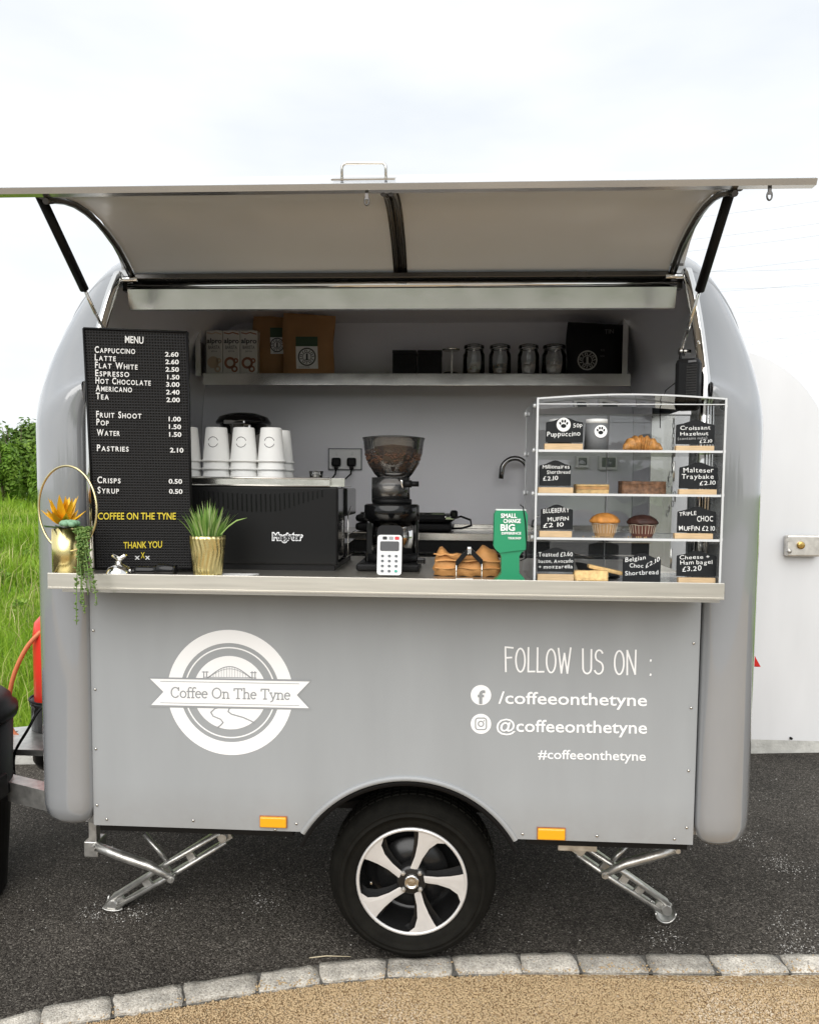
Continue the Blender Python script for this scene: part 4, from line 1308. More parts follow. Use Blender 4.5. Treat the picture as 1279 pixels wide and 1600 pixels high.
# ================================================================== PRINT ON THE FRONT PANEL
PO = Vector((0, -0.0006, 0))
def disc(b, px, py, r_out, r_in, y, k=72, a0=0, a1=360):
    c = P(px, py, y); s = (P(px + 100, py, y).x - P(px - 100, py, y).x) / 200
    if r_in <= 0:
        b.add([Vector((c.x + s * r_out * math.cos(2 * PI * i / k), y, c.z + s * r_out * math.sin(2 * PI * i / k))) for i in range(k)], [tuple(range(k))])
        return
    vs = []
    for i in range(k + 1):
        t = math.radians(a0 + (a1 - a0) * i / k)
        for r in (r_out, r_in): vs.append(Vector((c.x + s * r * math.cos(t), y, c.z + s * r * math.sin(t))))
    b.add(vs, [(2 * i, 2 * i + 1, 2 * i + 3, 2 * i + 2) for i in range(k)])
def poly(b, pts, y): b.add([P(px, py, y) for px, py in pts], [tuple(range(len(pts)))])
lx, ly = 359.3, 1082.5
b = B(); disc(b, lx, ly, 98, 77.5, -0.0010); disc(b, lx, ly, 71.5, 69.3, -0.0010); disc(b, lx, ly, 57.5, 0, -0.0010)
logo = ob('round_logo', b, 'decal_white', TR, fix=False)
b = B(); poly(b, [(231, 1058), (487, 1062), (466, 1086), (487, 1109.5), (234, 1105), (253, 1081)], -0.0016)
ob('banner_outline', b, 'decal_grey', logo, fix=False)
b = B(); poly(b, [(234.5, 1060.5), (484, 1065), (463.5, 1086), (482.5, 1106.5), (236.5, 1101.5), (255.5, 1081)], -0.0022)
ob('banner', b, 'decal_white', logo, fix=False)
b = B()
N_ = Vector((0, -1, 0))
def L(b, pts, w, y): b.ribbon([P(px, py, y) for px, py in pts], w * 0.00197, N_)
L(b, [(251, 1064.5), (467, 1068.5)], 0.9, -0.0028); L(b, [(251, 1098), (467, 1102.5)], 0.9, -0.0028)
strokes(b, 'Coffee On The Tyne', SERIF, (267, 1089.5), (454, 1093), 15.5, Vector((0, -0.0026, 0)), N_, 1.9, lift=0.0002)
ob('banner_lettering', b, 'decal_grey', logo, fix=False)
b = B()
ar = [(325 + 67 * t, 1059 - 17.5 * math.sin(PI * t)) for t in [i / 16 for i in range(17)]]
L(b, ar, 1.4, -0.0018); L(b, [(x, y + 3.5 * math.sin(PI * (x - 325) / 67)) for x, y in ar], 0.8, -0.0018)
L(b, [(318, 1058), (400, 1059.3)], 1.2, -0.0018)
for i in range(1, 16): L(b, [ar[i], (ar[i][0], 1058.5)], 0.55, -0.0019)
for x in (318.5, 323, 394, 398.5): L(b, [(x, 1049.5), (x, 1063)], 1.6, -0.0019)
L(b, [(316, 1050), (325.5, 1050)], 1.4, -0.0020); L(b, [(391.5, 1051), (400.5, 1051)], 1.4, -0.0020)
for (x, y, w_) in ((346, 1061, 12), (364, 1061.5, 14), (352, 1063, 10)): L(b, [(x - w_ / 2, y + 0.6), (x, y - 0.8), (x + w_ / 2, y + 0.6)], 0.7, -0.0021)
ob('bridge_drawing', b, 'decal_grey', logo, fix=False); b = B()
L(b, [(350, 1104), (336, 1107), (329.5, 1113), (333, 1119), (345, 1124), (348.5, 1129), (345, 1133), (340, 1136.5)], 2.0, -0.0018)
ob('river_line', b, 'decal_grey', logo, fix=False); b = B()
L(b, [(366, 1104.5), (358, 1107.5), (356.5, 1112), (362, 1116), (380, 1121), (391, 1126), (397, 1129)], 2.0, -0.0018)
ob('river_line', b, 'decal_grey', logo, fix=False)
b = B(); strokes(b, 'FOLLOW US ON :', HAND, (788, 1049), (1021, 1055), 38, PO, N_, 2.7)
ob('lettering', b, 'decal_white', TR, fix=False); b = B()
text(b, '/coffeeonthetyne', (778, 1099), (1010, 1103), 18.5, PO, N_, 0.012)
ob('lettering', b, 'decal_white', TR, fix=False); b = B()
text(b, '@coffeeonthetyne', (775, 1142.5), (1010, 1146), 18.5, PO, N_, 0.012)
ob('lettering', b, 'decal_white', TR, fix=False); b = B()
text(b, '#coffeeonthetyne', (840, 1185), (1008, 1188.5), 14, PO, N_, 0.012)
ob('lettering', b, 'decal_white', TR, fix=False)
b = B(); disc(b, 751, 1086, 16, 0, -0.0010, 40)
o = ob('round_badge', b, 'decal_white', TR, fix=False)
b = B(); text(b, 'f', (746, 1099), (757.5, 1099), 19.5, Vector((0, -0.0012, 0)), N_, 0.03); ob('badge_mark', b, 'decal_grey', o, fix=False)
b = B(); disc(b, 751, 1131, 16, 0, -0.0010, 40)
o = ob('round_badge', b, 'decal_white', TR, fix=False)
b = B()
sq = []
for cx_, cy_, a0_ in ((755.5, 1126, -90), (755.5, 1136, 0), (746.5, 1136, 90), (746.5, 1126, 180)):
    sq += [(cx_ + 4 * math.cos(math.radians(a0_ + 15 * i)), cy_ + 4 * math.sin(math.radians(a0_ + 15 * i))) for i in range(7)]
L(b, sq + [sq[0]], 1.8, -0.0018); disc(b, 751, 1131, 5, 3.2, -0.0018, 24); disc(b, 756, 1126.3, 1.1, 0, -0.0018, 10)
ob('badge_mark', b, 'decal_grey', o, fix=False)

# ================================================================== MENU BOARD
yb, yt = -0.075, -0.150
c_bl, c_br, c_tl, c_tr = P(150, 889, yb), P(301, 889, yb + 0.03), P(131, 513, yt), P(293, 519, yt + 0.04)
mn = (c_br - c_bl).cross(c_tl - c_bl).normalized()
if mn.y > 0: mn = -mn
m = bpy.data.materials.new('letter_felt'); m.use_nodes = True
t = m.node_tree; bs = t.nodes['Principled BSDF']; co = t.nodes.new('ShaderNodeTexCoord'); sx = t.nodes.new('ShaderNodeSeparateXYZ')
t.links.new(co.outputs['Object'], sx.inputs[0])
prods = []
for k_ in ('X', 'Z'):
    mu = t.nodes.new('ShaderNodeMath'); mu.operation = 'MULTIPLY'; mu.inputs[1].default_value = 2 * PI / 0.0082
    si = t.nodes.new('ShaderNodeMath'); si.operation = 'SINE'
    t.links.new(sx.outputs[k_], mu.inputs[0]); t.links.new(mu.outputs[0], si.inputs[0]); prods.append(si)
mxn = t.nodes.new('ShaderNodeMath'); mxn.operation = 'MINIMUM'
t.links.new(prods[0].outputs[0], mxn.inputs[0]); t.links.new(prods[1].outputs[0], mxn.inputs[1])
rp = t.nodes.new('ShaderNodeValToRGB'); rp.color_ramp.elements[0].position = 0.0; rp.color_ramp.elements[1].position = 0.35
rp.color_ramp.elements[0].color = (0.024, 0.0235, 0.024, 1); rp.color_ramp.elements[1].color = (0.006, 0.006, 0.006, 1)
t.links.new(mxn.outputs[0], rp.inputs[0]); t.links.new(rp.outputs[0], bs.inputs['Base Color'])
bs.inputs['Roughness'].default_value = 0.55; bs.inputs['Specular IOR Level'].default_value = 0.2
bp = t.nodes.new('ShaderNodeBump'); bp.invert = True; bp.inputs['Strength'].default_value = 0.7; bp.inputs['Distance'].default_value = 0.003
t.links.new(mxn.outputs[0], bp.inputs['Height']); t.links.new(bp.outputs[0], bs.inputs['Normal'])
MATS['letter_felt'] = m
MB = thing('menu_board', 'tall black letter board menu with white letters leaning on the left post', 'menu board', (c_bl + c_br) / 2)
ob('board', B().prism([c_bl, c_br, c_tr, c_tl], -mn, 0.016), 'letter_felt', MB)
b = B()
for p, q in ((c_bl, c_br), (c_br, c_tr), (c_tr, c_tl), (c_tl, c_bl)):
    b.tube([p + mn * 0.001, q + mn * 0.001], 0.0035, 6)
ob('frame', b, 'black_plastic', MB)
def caps(b, txt, a, e, h, o, n, small=0.74, off=0.018, lift=0.002):
    n = Vector(n).normalized()
    A, E, T = PL(*a, o, n), PL(*e, o, n), PL(a[0], a[1] - h, o, n)
    x = 0; items = []
    for wd in txt.split(' '):
        for i, ch in enumerate(wd):
            vs, fs = glyphs(ch, off)
            s = 1.0 if i == 0 else small
            x0 = min(v.x for v in vs); x1 = max(v.x for v in vs)
            sx_ = s if i else 0.85
            items.append((vs, fs, x - x0 * sx_, sx_, s)); x += (x1 - x0) * sx_ + 0.13
        x += 0.36
    u = (E - A) / (x - 0.49); w = (T - A) / cap_h()
    for vs, fs, ox, sx_, sy_ in items:
        b.add([A + u * (ox + v.x * sx_) + w * (v.y * sy_) + n * lift for v in vs], fs)
b = B()
rows = [('Cappuccino', 148.8, 551, 211.8, 553), ('Latte', 148.8, 563, 181.5, 564.5), ('Flat White', 149.3, 575, 215.5, 577.5), ('Espresso', 149.5, 587.5, 202.5, 589), ('Hot Chocolate', 149.9, 599, 236, 602.5),
        ('Americano', 150.4, 611, 206.8, 613), ('Tea', 150.6, 623.5, 170.6, 624.5), ('Fruit Shoot', 151, 652, 221.5, 654), ('Pop', 151.4, 664, 170.6, 665), ('Water', 152, 680.5, 188, 681), ('Pastries', 152.2, 704.5, 201.5, 705.5),
        ('Crisps', 152.8, 754.5, 189, 755), ('Syrup', 153.3, 770.5, 186.4, 771)]
for tx, x0_, y0_, x1_, y1_ in rows:
    b = B(); caps(b, tx.upper(), (x0_, y0_), (x1_, y1_), 9.8, c_bl, mn); ob('letters', b, 'letter_white', MB, fix=False)
b = B()
text(b, 'MENU', (195.8, 535.5), (224.5, 537), 10.5, c_bl, mn, 0.015)
for tx, x0_, y0_ in [('2.60', 258.3, 557), ('2.60', 258.8, 568.7), ('2.50', 259, 580.5), ('1.50', 261.8, 592.5), ('3.00', 260, 604), ('2.40', 260, 616), ('2.00', 260.5, 628), ('1.00', 264, 658), ('1.50', 264.4, 670), ('1.50', 264.8, 682), ('2.10', 266, 706.6), ('0.50', 264, 755.3), ('0.50', 264.5, 771)]:
    ob('letters', b, 'letter_white', MB, fix=False); b = B()
    text(b, tx, (x0_, y0_), (x0_ + (21 if tx[0] != '1' else 19), y0_ + 0.4), 6.8, c_bl, mn, 0.02, lift=0.002)
ob('letters', b, 'letter_white', MB, fix=False); b = B()
caps(b, 'x x', (211, 874), (235, 874), 8, c_bl, mn)
ob('letters', b, 'letter_white', MB, fix=False)
b = B()
text(b, 'COFFEE ON THE TYNE', (153.5, 811.5), (275, 811.5), 10.3, c_bl, mn, 0.012)
ob('letters', b, 'letter_yellow', MB, 'yellow letters', fix=False); b = B()
text(b, 'THANK YOU', (193.5, 857), (253.5, 855.5), 10, c_bl, mn, 0.012)
ob('letters', b, 'letter_yellow', MB, 'yellow letters', fix=False); b = B()
text(b, 'X', (220.5, 872), (226.5, 872), 9, c_bl, mn, 0.012)
ob('letters', b, 'letter_yellow', MB, 'yellow letters', fix=False)

# ================================================================== THINGS ON THE COUNTER
ZT_ = zc - 0.0085
# planter with the brass ring
py_ = -0.135
pc = P(107, 880, py_); pr = (P(130, 860, py_).x - P(85, 860, py_).x) / 2
ptop = P(107, 826, py_).z
PT = thing('ring_planter', 'gold planter with brass ring, orange agave and trailing plant on the counter end', 'planter', (pc.x, py_, ZT_))
ob('pot', B().lathe([(pr, ZT_), (pr, ptop), (pr - 0.003, ptop), (pr - 0.003, ptop - 0.02), (0, ptop - 0.02)], (pc.x, py_, 0), 40), 'gold', PT)
ob('soil', B().lathe([(pr - 0.004, ptop - 0.012), (0, ptop - 0.006)], (pc.x, py_, 0), 20), 'tea', PT)
rc = P(105.5, 795, py_ - 0.03); rv = P(105.5, 728, py_ - 0.03).z - rc.z
rot = math.acos(56 / 68)
ob('ring', B().tube([rc + Vector((rv * 0.985 * math.cos(a) * 0.84, -rv * math.cos(a) * math.sin(rot) * 0.45, rv * math.sin(a))) for a in [2 * PI * i / 64 for i in range(64)]], 0.0034, 8, closed=True)
   .tube([rc + Vector((-0.012, 0, -rv * 0.985)), rc + Vector((-0.008, 0.004, -rv * 1.2)), Vector((rc.x - 0.008, py_ - pr * 0.6, ZT_ + 0.004))], 0.003, 8), 'gold_pale', PT)
fc = P(100, 820, py_ - 0.01)
for k in range(26):
    ring_ = 0 if k < 6 else (1 if k < 15 else 2)
    a = k * 2.399 + random.uniform(-0.2, 0.2)
    el = (1.35, 0.95, 0.5)[ring_] + random.uniform(-0.12, 0.12)
    ln = (0.075, 0.082, 0.066)[ring_] * random.uniform(0.85, 1.1); w = 0.012
    d = Vector((math.cos(a) * math.cos(el), math.sin(a) * math.cos(el), math.sin(el)))
    sd_ = Vector((-math.sin(a), math.cos(a), 0)); nn = d.cross(sd_)
    b = B()
    pts = []
    for q, ww in ((0, 0.55), (0.25, 0.95), (0.5, 1.0), (0.75, 0.65), (1.0, 0.02)):
        c = fc + d * (ln * q) + Vector((0, 0, 0.012 * q * q))
        pts.append([c - sd_ * w * ww + nn * -0.004 * ww, c + nn * 0.003 * ww, c + sd_ * w * ww + nn * -0.004 * ww])
    b.grid(pts); ob('leaf', b, 'agave_yellow', PT)
for k in range(8):
    a = k * 0.785 + 0.2; ln = random.uniform(0.04, 0.055)
    d = Vector((math.cos(a), math.sin(a), 0.12)); sd_ = Vector((-math.sin(a), math.cos(a), 0))
    b = B().grid([[fc + Vector((0, 0, -0.012)) + d * ln * q - sd_ * 0.009 * w, fc + Vector((0, 0, -0.008)) + d * ln * q, fc + Vector((0, 0, -0.012)) + d * ln * q + sd_ * 0.009 * w] for q, w in ((0, 0.6), (0.4, 1), (0.8, 0.5), (1.1, 0.05))])
    ob('leaf', b, 'agave_green', PT, 'dark green leaf under the orange ones')
rcn = P(109, 822, py_ - pr)
b = B()
for k in range(20):
    a = k * 2.399; ring_ = k / 20
    d = Vector((math.cos(a) * (0.35 + ring_), math.sin(a) * (0.35 + ring_), 0.9 - 0.6 * ring_)).normalized()
    b.ball(rcn + d * (0.010 + 0.014 * ring_), 0.0125, 8, 5, (0.9, 0.9, 0.7))
ob('rosette', b, 'rosette_green', PT)
V = []; F = []; k = 0
tb = Vector((P(131, 812, py_ - 0.02).x, py_ - 0.02, ptop))
oct_v = np.array([[1, 0, 0], [0, 1, 0], [-1, 0, 0], [0, -1, 0], [0, 0, 1], [0, 0, -1]], float)
oct_f = np.array([[0, 1, 4], [1, 2, 4], [2, 3, 4], [3, 0, 4], [1, 0, 5], [2, 1, 5], [3, 2, 5], [0, 3, 5]])
ends = [(120, 976, -0.245), (127, 945, -0.22), (133, 958, -0.235), (138, 930, -0.22), (143, 925, -0.24), (152, 945, -0.25), (131, 905, -0.21), (137, 890, -0.215), (124, 900, -0.21), (141, 870, -0.2), (129, 880, -0.19)]
bst = B()
for (ex, ey, eyy) in ends:
    e = P(ex, ey, eyy); s0 = tb + Vector((random.uniform(-0.015, 0.02), random.uniform(-0.01, 0.01), 0.004))
    m1 = Vector((s0.x * 0.75 + e.x * 0.25 + 0.008, eyy * 0.6 + py_ * 0.4 - 0.02, s0.z + 0.004)); m2 = Vector((e.x * 0.7 + s0.x * 0.3, eyy, s0.z - 0.04))
    path = []
    for i in range(25):
        t = i / 24
        path.append(s0 * (1 - t) ** 3 + m1 * 3 * t * (1 - t) ** 2 + m2 * 3 * t * t * (1 - t) + e * t ** 3)
    bst.tube(path, 0.0014, 5)
    L_ = (e - s0).length
    for j in range(int(L_ / 0.0034)):
        t = random.random() ** 0.9; i = min(23, int(t * 24)); p = path[i].lerp(path[i + 1], t * 24 - i)
        a = random.uniform(0, 2 * PI); r_ = random.uniform(0.003, 0.0095) * (1.1 - 0.45 * t)
        c = p + Vector((math.cos(a) * r_, math.sin(a) * r_, random.uniform(-0.003, 0.003)))
        s = random.uniform(0.003, 0.0056) * (1.1 - 0.3 * t)
        v = oct_v * np.array([s * 1.5, s * 1.2, s * 0.7])
        ca, sa = math.cos(a), math.sin(a)
        v = np.stack([v[:, 0] * ca - v[:, 1] * sa, v[:, 0] * sa + v[:, 1] * ca, v[:, 2] + v[:, 0] * 0.45], -1) + np.array(c)
        V.append(v); F.append(oct_f + k); k += 6
ob('trailing_stem', bst, 'string_green', PT)
v = np.concatenate(V) - np.array(WM[PT].translation)
o = bulk('trailing_leaves', v, np.concatenate(F), island_mat('bead_leaf', [(0.07, 0.15, 0.025), (0.14, 0.24, 0.05), (0.24, 0.33, 0.10)], 0.45, 0.1), PT)
o['kind'] = 'stuff'

# portafilter lying in front of the menu board
y0 = -0.155
c = P(186, 885, y0)
PF = thing('portafilter', 'chrome coffee filter holder with black handle lying below the menu board', 'portafilter', (c.x, y0, ZT_))
rr_ = (P(206, 880, y0).x - P(167, 880, y0).x) / 2
ob('basket', B().lathe([(rr_, 0.002), (rr_ * 1.02, 0.006), (rr_ * 0.98, 0.014), (rr_ * 0.78, 0.026), (rr_ * 0.35, 0.034), (0.010, 0.036), (0.010, 0.044), (0.0, 0.045)], (c.x, y0, ZT_), 28), 'chrome', PF)
ob('spout', B().tube([(c.x + 0.002, y0, ZT_ + 0.042), (c.x + 0.004, y0, ZT_ + 0.052)], 0.009, 10).tube([(c.x - 0.018, y0, ZT_ + 0.060), (c.x + 0.004, y0, ZT_ + 0.050), (c.x + 0.022, y0, ZT_ + 0.062)], 0.0075, 10), 'chrome', PF)
h0 = P(206, 882, y0); h1 = P(275, 879, y0 + 0.01)
ob('neck', B().tube([Vector((c.x + rr_ * 0.7, y0, ZT_ + 0.014)), Vector((h0.x + 0.01, y0, ZT_ + 0.016))], 0.008, 10), 'chrome', PF)
ob('grip', B().tube([Vector((h0.x, y0, ZT_ + 0.0145)), Vector((h0.x + 0.02, y0, ZT_ + 0.016)), Vector((h0.x + 0.06, y0 + 0.003, ZT_ + 0.016)), Vector((h0.x + 0.075, y0 + 0.004, ZT_ + 0.0175)), Vector((h0.x + 0.079, y0 + 0.004, ZT_ + 0.019)), Vector((h1.x - 0.01, y0 + 0.01, ZT_ + 0.0185)), Vector((h1.x, y0 + 0.01, ZT_ + 0.018))], [0.010, 0.0135, 0.0125, 0.013, 0.0185, 0.0165, 0.015], 14), 'black_gloss', PF)

# grass plant
y0 = -0.125
c = P(325, 890, y0); rt = (P(350, 850, y0).x - P(295, 850, y0).x) / 2 * 0.97; rb = rt * 0.78; zt_ = P(325, 837, y0).z
GP = thing('grass_pot', 'spiky green grass plant in a ribbed gold pot beside the menu board', 'potted plant', (c.x, y0, ZT_))
pr_ = []
for i in range(15):
    t = i / 14
    pr_.append((rb + (rt - rb) * t, ZT_ + (zt_ - ZT_) * t))
pr_ += [(rt - 0.003, zt_), (rt - 0.004, zt_ - 0.012), (0, zt_ - 0.012)]
ob('pot', B().lathe(pr_, (c.x, y0, 0), 110, rib=lambda k, j: (0.03 * math.sin(k * 2 * PI / 110 * 22 + 1.9 * math.sin(j * 0.55)) if 0 < j < 14 else 0)), 'gold', GP)
b = B()
for k in range(230):
    a = random.uniform(0, 2 * PI); q = random.random() ** 0.6
    o = Vector((c.x + math.cos(a) * rt * 0.8 * q, y0 + math.sin(a) * rt * 0.8 * q, zt_ - 0.006))
    ln = random.uniform(0.06, 0.115) * (1.12 - 0.3 * q); out_ = q * random.uniform(0.35, 0.95)
    d = Vector((math.cos(a), math.sin(a), 0)); sd_ = Vector((-math.sin(a), math.cos(a), 0)).lerp(Vector((1, 0, 0)), 0.4).normalized()
    bend = random.uniform(0.1, 0.6) * q
    w = random.uniform(0.0016, 0.0027); rws = []
    for t, ww in ((0, 0.8), (0.3, 1.0), (0.6, 0.9), (0.85, 0.5), (1, 0.08)):
        p = o + d * (ln * (out_ * t * 0.62 + bend * 0.35 * t * t)) + Vector((0, 0, ln * (t - 0.22 * (out_ + bend) * t * t)))
        rws.append([p - sd_ * w * ww, p + sd_ * w * ww])
    b.grid(rws)
o = P(345, 835, y0 - 0.02); e = P(386, 809, y0 - 0.03)
b.grid([[o.lerp(e, t) + Vector((0, 0, 0.012 * math.sin(PI * t))) + Vector((0, 0, -0.0022 * ww)), o.lerp(e, t) + Vector((0, 0, 0.012 * math.sin(PI * t))) + Vector((0, 0, 0.0022 * ww))] for t, ww in ((0, 1), (0.3, 1), (0.6, 0.9), (1, 0.1))])
g = ob('grass_blades', b, island_mat('plant_blade', [(0.09, 0.22, 0.04), (0.20, 0.38, 0.07), (0.34, 0.50, 0.15), (0.55, 0.62, 0.34)], 0.4, 0.15), GP, fix=False)
g['kind'] = 'stuff'

# leaflet, napkin, receipts
def sheet(name, label, cat, pts, m, th=0.0012):
    c = sum(pts, Vector()) / len(pts)
    return solo(name, B().prism(pts, (0, 0, 1), th), m, label, cat, c)
a_ = P(345, 890, -0.10)
sheet('leaflet', 'white leaflet lying flat beside the ribbed gold pot', 'leaflet', [Vector((a_.x - 0.02, -0.12, ZT_)), Vector((a_.x + 0.085, -0.135, ZT_)), Vector((a_.x + 0.11, -0.075, ZT_)), Vector((a_.x + 0.0, -0.07, ZT_))], 'paper_white', 0.003)
a_ = P(711, 893, -0.17)
sheet('receipt', 'small white slip lying at the counter edge left of the green stand', 'paper slip', [Vector((a_.x, -0.18, ZT_)), Vector((a_.x + 0.05, -0.182, ZT_)), Vector((a_.x + 0.052, -0.13, ZT_)), Vector((a_.x + 0.003, -0.13, ZT_))], 'paper_white', 0.005)

# ---- espresso machine, its back turned to the street
yf = 0.055
xr_ = P(527, 850, yf).x; xl_ = xr_ - 0.575
zt_ = P(420, 760, yf).z; z1m = P(420, 748, yf - 0.0).z
EM = thing('espresso_machine', 'black boxy espresso machine seen from behind in the middle of the counter', 'coffee machine', ((xl_ + xr_) / 2, 0.25, ZT_))
ob('rear_cover', B().box2((xl_, yf, ZT_ + 0.018), (xr_, yf + 0.03, zt_), 0.006), 'black_steel', EM)
b = B().box2((xl_ + 0.006, yf + 0.03, ZT_ + 0.03), (xr_ - 0.004, yf + 0.20, zt_ - 0.002), 0.004)
b.box2((xl_ + 0.01, yf + 0.2, zt_ - 0.10), (xr_ + 0.004, yf + 0.44, zt_ - 0.004), 0.006)
b.box2((xl_ + 0.01, yf + 0.2, ZT_ + 0.02), (xr_ + 0.0, yf + 0.44, ZT_ + 0.075), 0.006)
ob('casing', b, 'black_gloss', EM)
b = B().box2((xl_ + 0.01, yf + 0.006, ZT_), (xr_ - 0.01, yf + 0.4, ZT_ + 0.018))
ob('base', b, 'black_plastic', EM)
b = B()
for (yy, zz) in ((yf + 0.215, 0.105), (yf + 0.215, 0.075), (yf + 0.43, 0.105)): b.tube([(xr_ + 0.004, yf + 0.21, ZT_ + zz), (xr_ + 0.004, yf + 0.43, ZT_ + zz)], 0.002, 6)
b.tube([(xr_ + 0.005, yf + 0.215, ZT_ + 0.03), (xr_ + 0.005, yf + 0.215, zt_ - 0.10), (xr_ + 0.005, yf + 0.30, zt_ - 0.07)], 0.0022, 6)
ob('side_rod', b, 'chrome', EM)
b = B()
for i in range(27):
    px = 312 + i * 7.35
    tp = 767 + 6 * math.sin(i / 26 * PI) - 2; bt = 778 + 22 * math.sin(min(1, (i + 3) / 20) * PI * 0.62) - max(0, i - 17) * 2.4
    p, q = P(px, tp, yf - 0.001), P(px, bt, yf - 0.001)
    b.box((p + q) / 2, (0.0035, 0.004, abs(p.z - q.z)), Matrix.Rotation(-0.03, 4, 'Y'), 0.001)
v = ob('vent_louvres', b, 'black_gloss', EM); v['kind'] = 'stuff'
b = B(); text(b, 'Magister', (426.5, 843.5), (472, 843.5), 10.5, Vector((0, yf - 0.0006, 0)), N_, 0.11, base=0.0)
o = ob('name_badge', b, 'decal_white', EM, fix=False)
b = B(); text(b, 'Magister', (426.5, 843.5), (472, 843.5), 10.5, Vector((0, yf - 0.0010, 0)), N_, 0.0, lift=0.002); ob('badge_lettering', b, 'print_black', o, fix=False)
gx0, gx1 = xl_ + 0.01, P(515, 750, yf).x
tray = ob('cup_tray', B().box2((gx0, yf + 0.002, zt_ + 0.0005), (gx1 + 0.03, yf + 0.30, zt_ + 0.004)).box2((gx0 + 0.002, yf + 0.0045, z1m - 0.002), (gx1 - 0.004, yf + 0.30, z1m + 0.001)), 'stainless_plain', EM)
b = B().box2((gx0, yf + 0.0, zt_ + 0.001), (gx1, yf + 0.004, z1m + 0.001)).tube([(gx0, yf + 0.001, z1m + 0.002), (gx1, yf + 0.001, z1m + 0.002)], 0.0035, 8).tube([(gx0, yf - 0.001, zt_ + 0.003), (gx1, yf - 0.001, zt_ + 0.003)], 0.003, 8)
b.box2((gx1 - 0.003, yf + 0.004, zt_ + 0.001), (gx1, yf + 0.30, z1m))
b.box2((gx1 + 0.0, yf + 0.02, zt_ + 0.001), (gx1 + 0.045, yf + 0.024, z1m + 0.004))
ob('tray_rail', b, 'stainless_plain', tray)

# ---- stacks of paper cups, upside down
zcup = z1m + 0.0015
H_, RB_, RT_ = 0.113, 0.0455, 0.0335
def cup_geo(o):
    return B().lathe([(RB_ - 0.002, 0.0), (RB_ + 0.0022, 0.0008), (RB_ + 0.0032, 0.0035), (RB_ + 0.0022, 0.0065), (RB_ - 0.0012, 0.0075), (RT_ + 0.001, H_ - 0.003), (RT_ - 0.001, H_), (RT_ - 0.004, H_ - 0.001), (RT_ - 0.006, H_ - 0.006), (0, H_ - 0.006)], o, 40)
stacks = [(293, 0.14, 'behind the right edge of the menu board'), (339, 0.145, 'second stack right of the menu board'), (381.5, 0.145, 'middle stack, third from the menu board'), (424, 0.145, 'fourth stack, right front'), (438, 0.262, 'rearmost stack on the right')]
pos = ['bottom', 'middle', 'top']
cup0 = None
for si, (px, yy, where) in enumerate(stacks):
    nst = 3 if si < 4 else 3
    for k in range(nst):
        c = Vector((P(px, 745, yy).x, yy, zcup + 0.0265 * k))
        if cup0 is None:
            cup0 = thing('paper_cup', 'x', 'paper cup', c, 'paper cups stacked upside down on the coffee machine')
            ob('cup_wall', cup_geo(c), 'cup_white', cup0)
            b = B()
            for a0_, a1_ in ((20, 160), (200, 340)):
                pts = []
                for i in range(13):
                    t = math.radians(a0_ + (a1_ - a0_) * i / 12); du, dz = 0.0165 * math.cos(t), 0.0165 * math.sin(t)
                    z = 0.064 + dz; R_ = RB_ - 0.001 + (RT_ - RB_ + 0.002) * (z - 0.008) / (H_ - 0.011) + 0.0006
                    f_ = du / R_ + 0.12
                    pts.append([c + Vector((R_ * math.sin(f_ + e), -R_ * math.cos(f_ + e), z + e2)) for e, e2 in ((0, 0),)][0])
                b.ribbon(pts, 0.0018, (0, -1, 0))
            ob('ring_print', b, 'print_black', cup0, fix=False)
            o = cup0
        else:
            o = copy_tree(cup0); move(o, c)
            for ch in o.children: WM[ch] = WM[o]
        o.rotation_euler = (0, 0, random.uniform(-0.15, 0.12) if si else 0.1)
        o['label'] = f'{pos[k]} white paper cup of the {where}' if 'stack' in where else f'{pos[k]} white paper cup of the stack {where}'
# shot glass on the tray
c = P(494, 749, 0.16); c.z = zcup
solo('shot_glass', B().lathe([(0.020, 0.0), (0.024, 0.026), (0.0225, 0.026), (0.0185, 0.006), (0, 0.006)], c, 20), 'jar_glass', 'small clear shot glass standing on the right of the machine top', 'shot glass', c)

# ---- water urn far behind the cups
yy = 1.27
c = P(381, 700, yy); c.z = zt
ru = (P(423, 660, yy).x - P(341, 660, yy).x) / 2
zl = P(381, 664, yy).z
UR = thing('water_urn', 'chrome hot water urn with a wide black lid behind the cup stacks', 'water urn', c)
ob('body', B().lathe([(ru * 0.86, 0.02), (ru * 0.86, zl - zt)], c, 36), 'chrome', UR)
ob('base', B().lathe([(ru * 0.9, 0), (ru * 0.9, 0.03), (ru * 0.85, 0.035)], c, 36), 'black_plastic', UR)
ob('lid', B().lathe([(ru * 0.84, 0), (ru * 1.0, 0.003), (ru * 1.02, 0.012), (ru * 0.9, 0.036), (ru * 0.55, 0.052), (ru * 0.15, 0.058), (0, 0.058)], (c.x, c.y, zl), 40), 'black_gloss', UR)
ob('handle', B().box((c.x - 0.01, c.y - ru * 0.9, zl + 0.004), (0.10, 0.03, 0.02), None, 0.006).box((c.x + 0.05, c.y - ru * 0.93, zl - 0.05), (0.035, 0.03, 0.09), None, 0.008), 'chrome', UR)

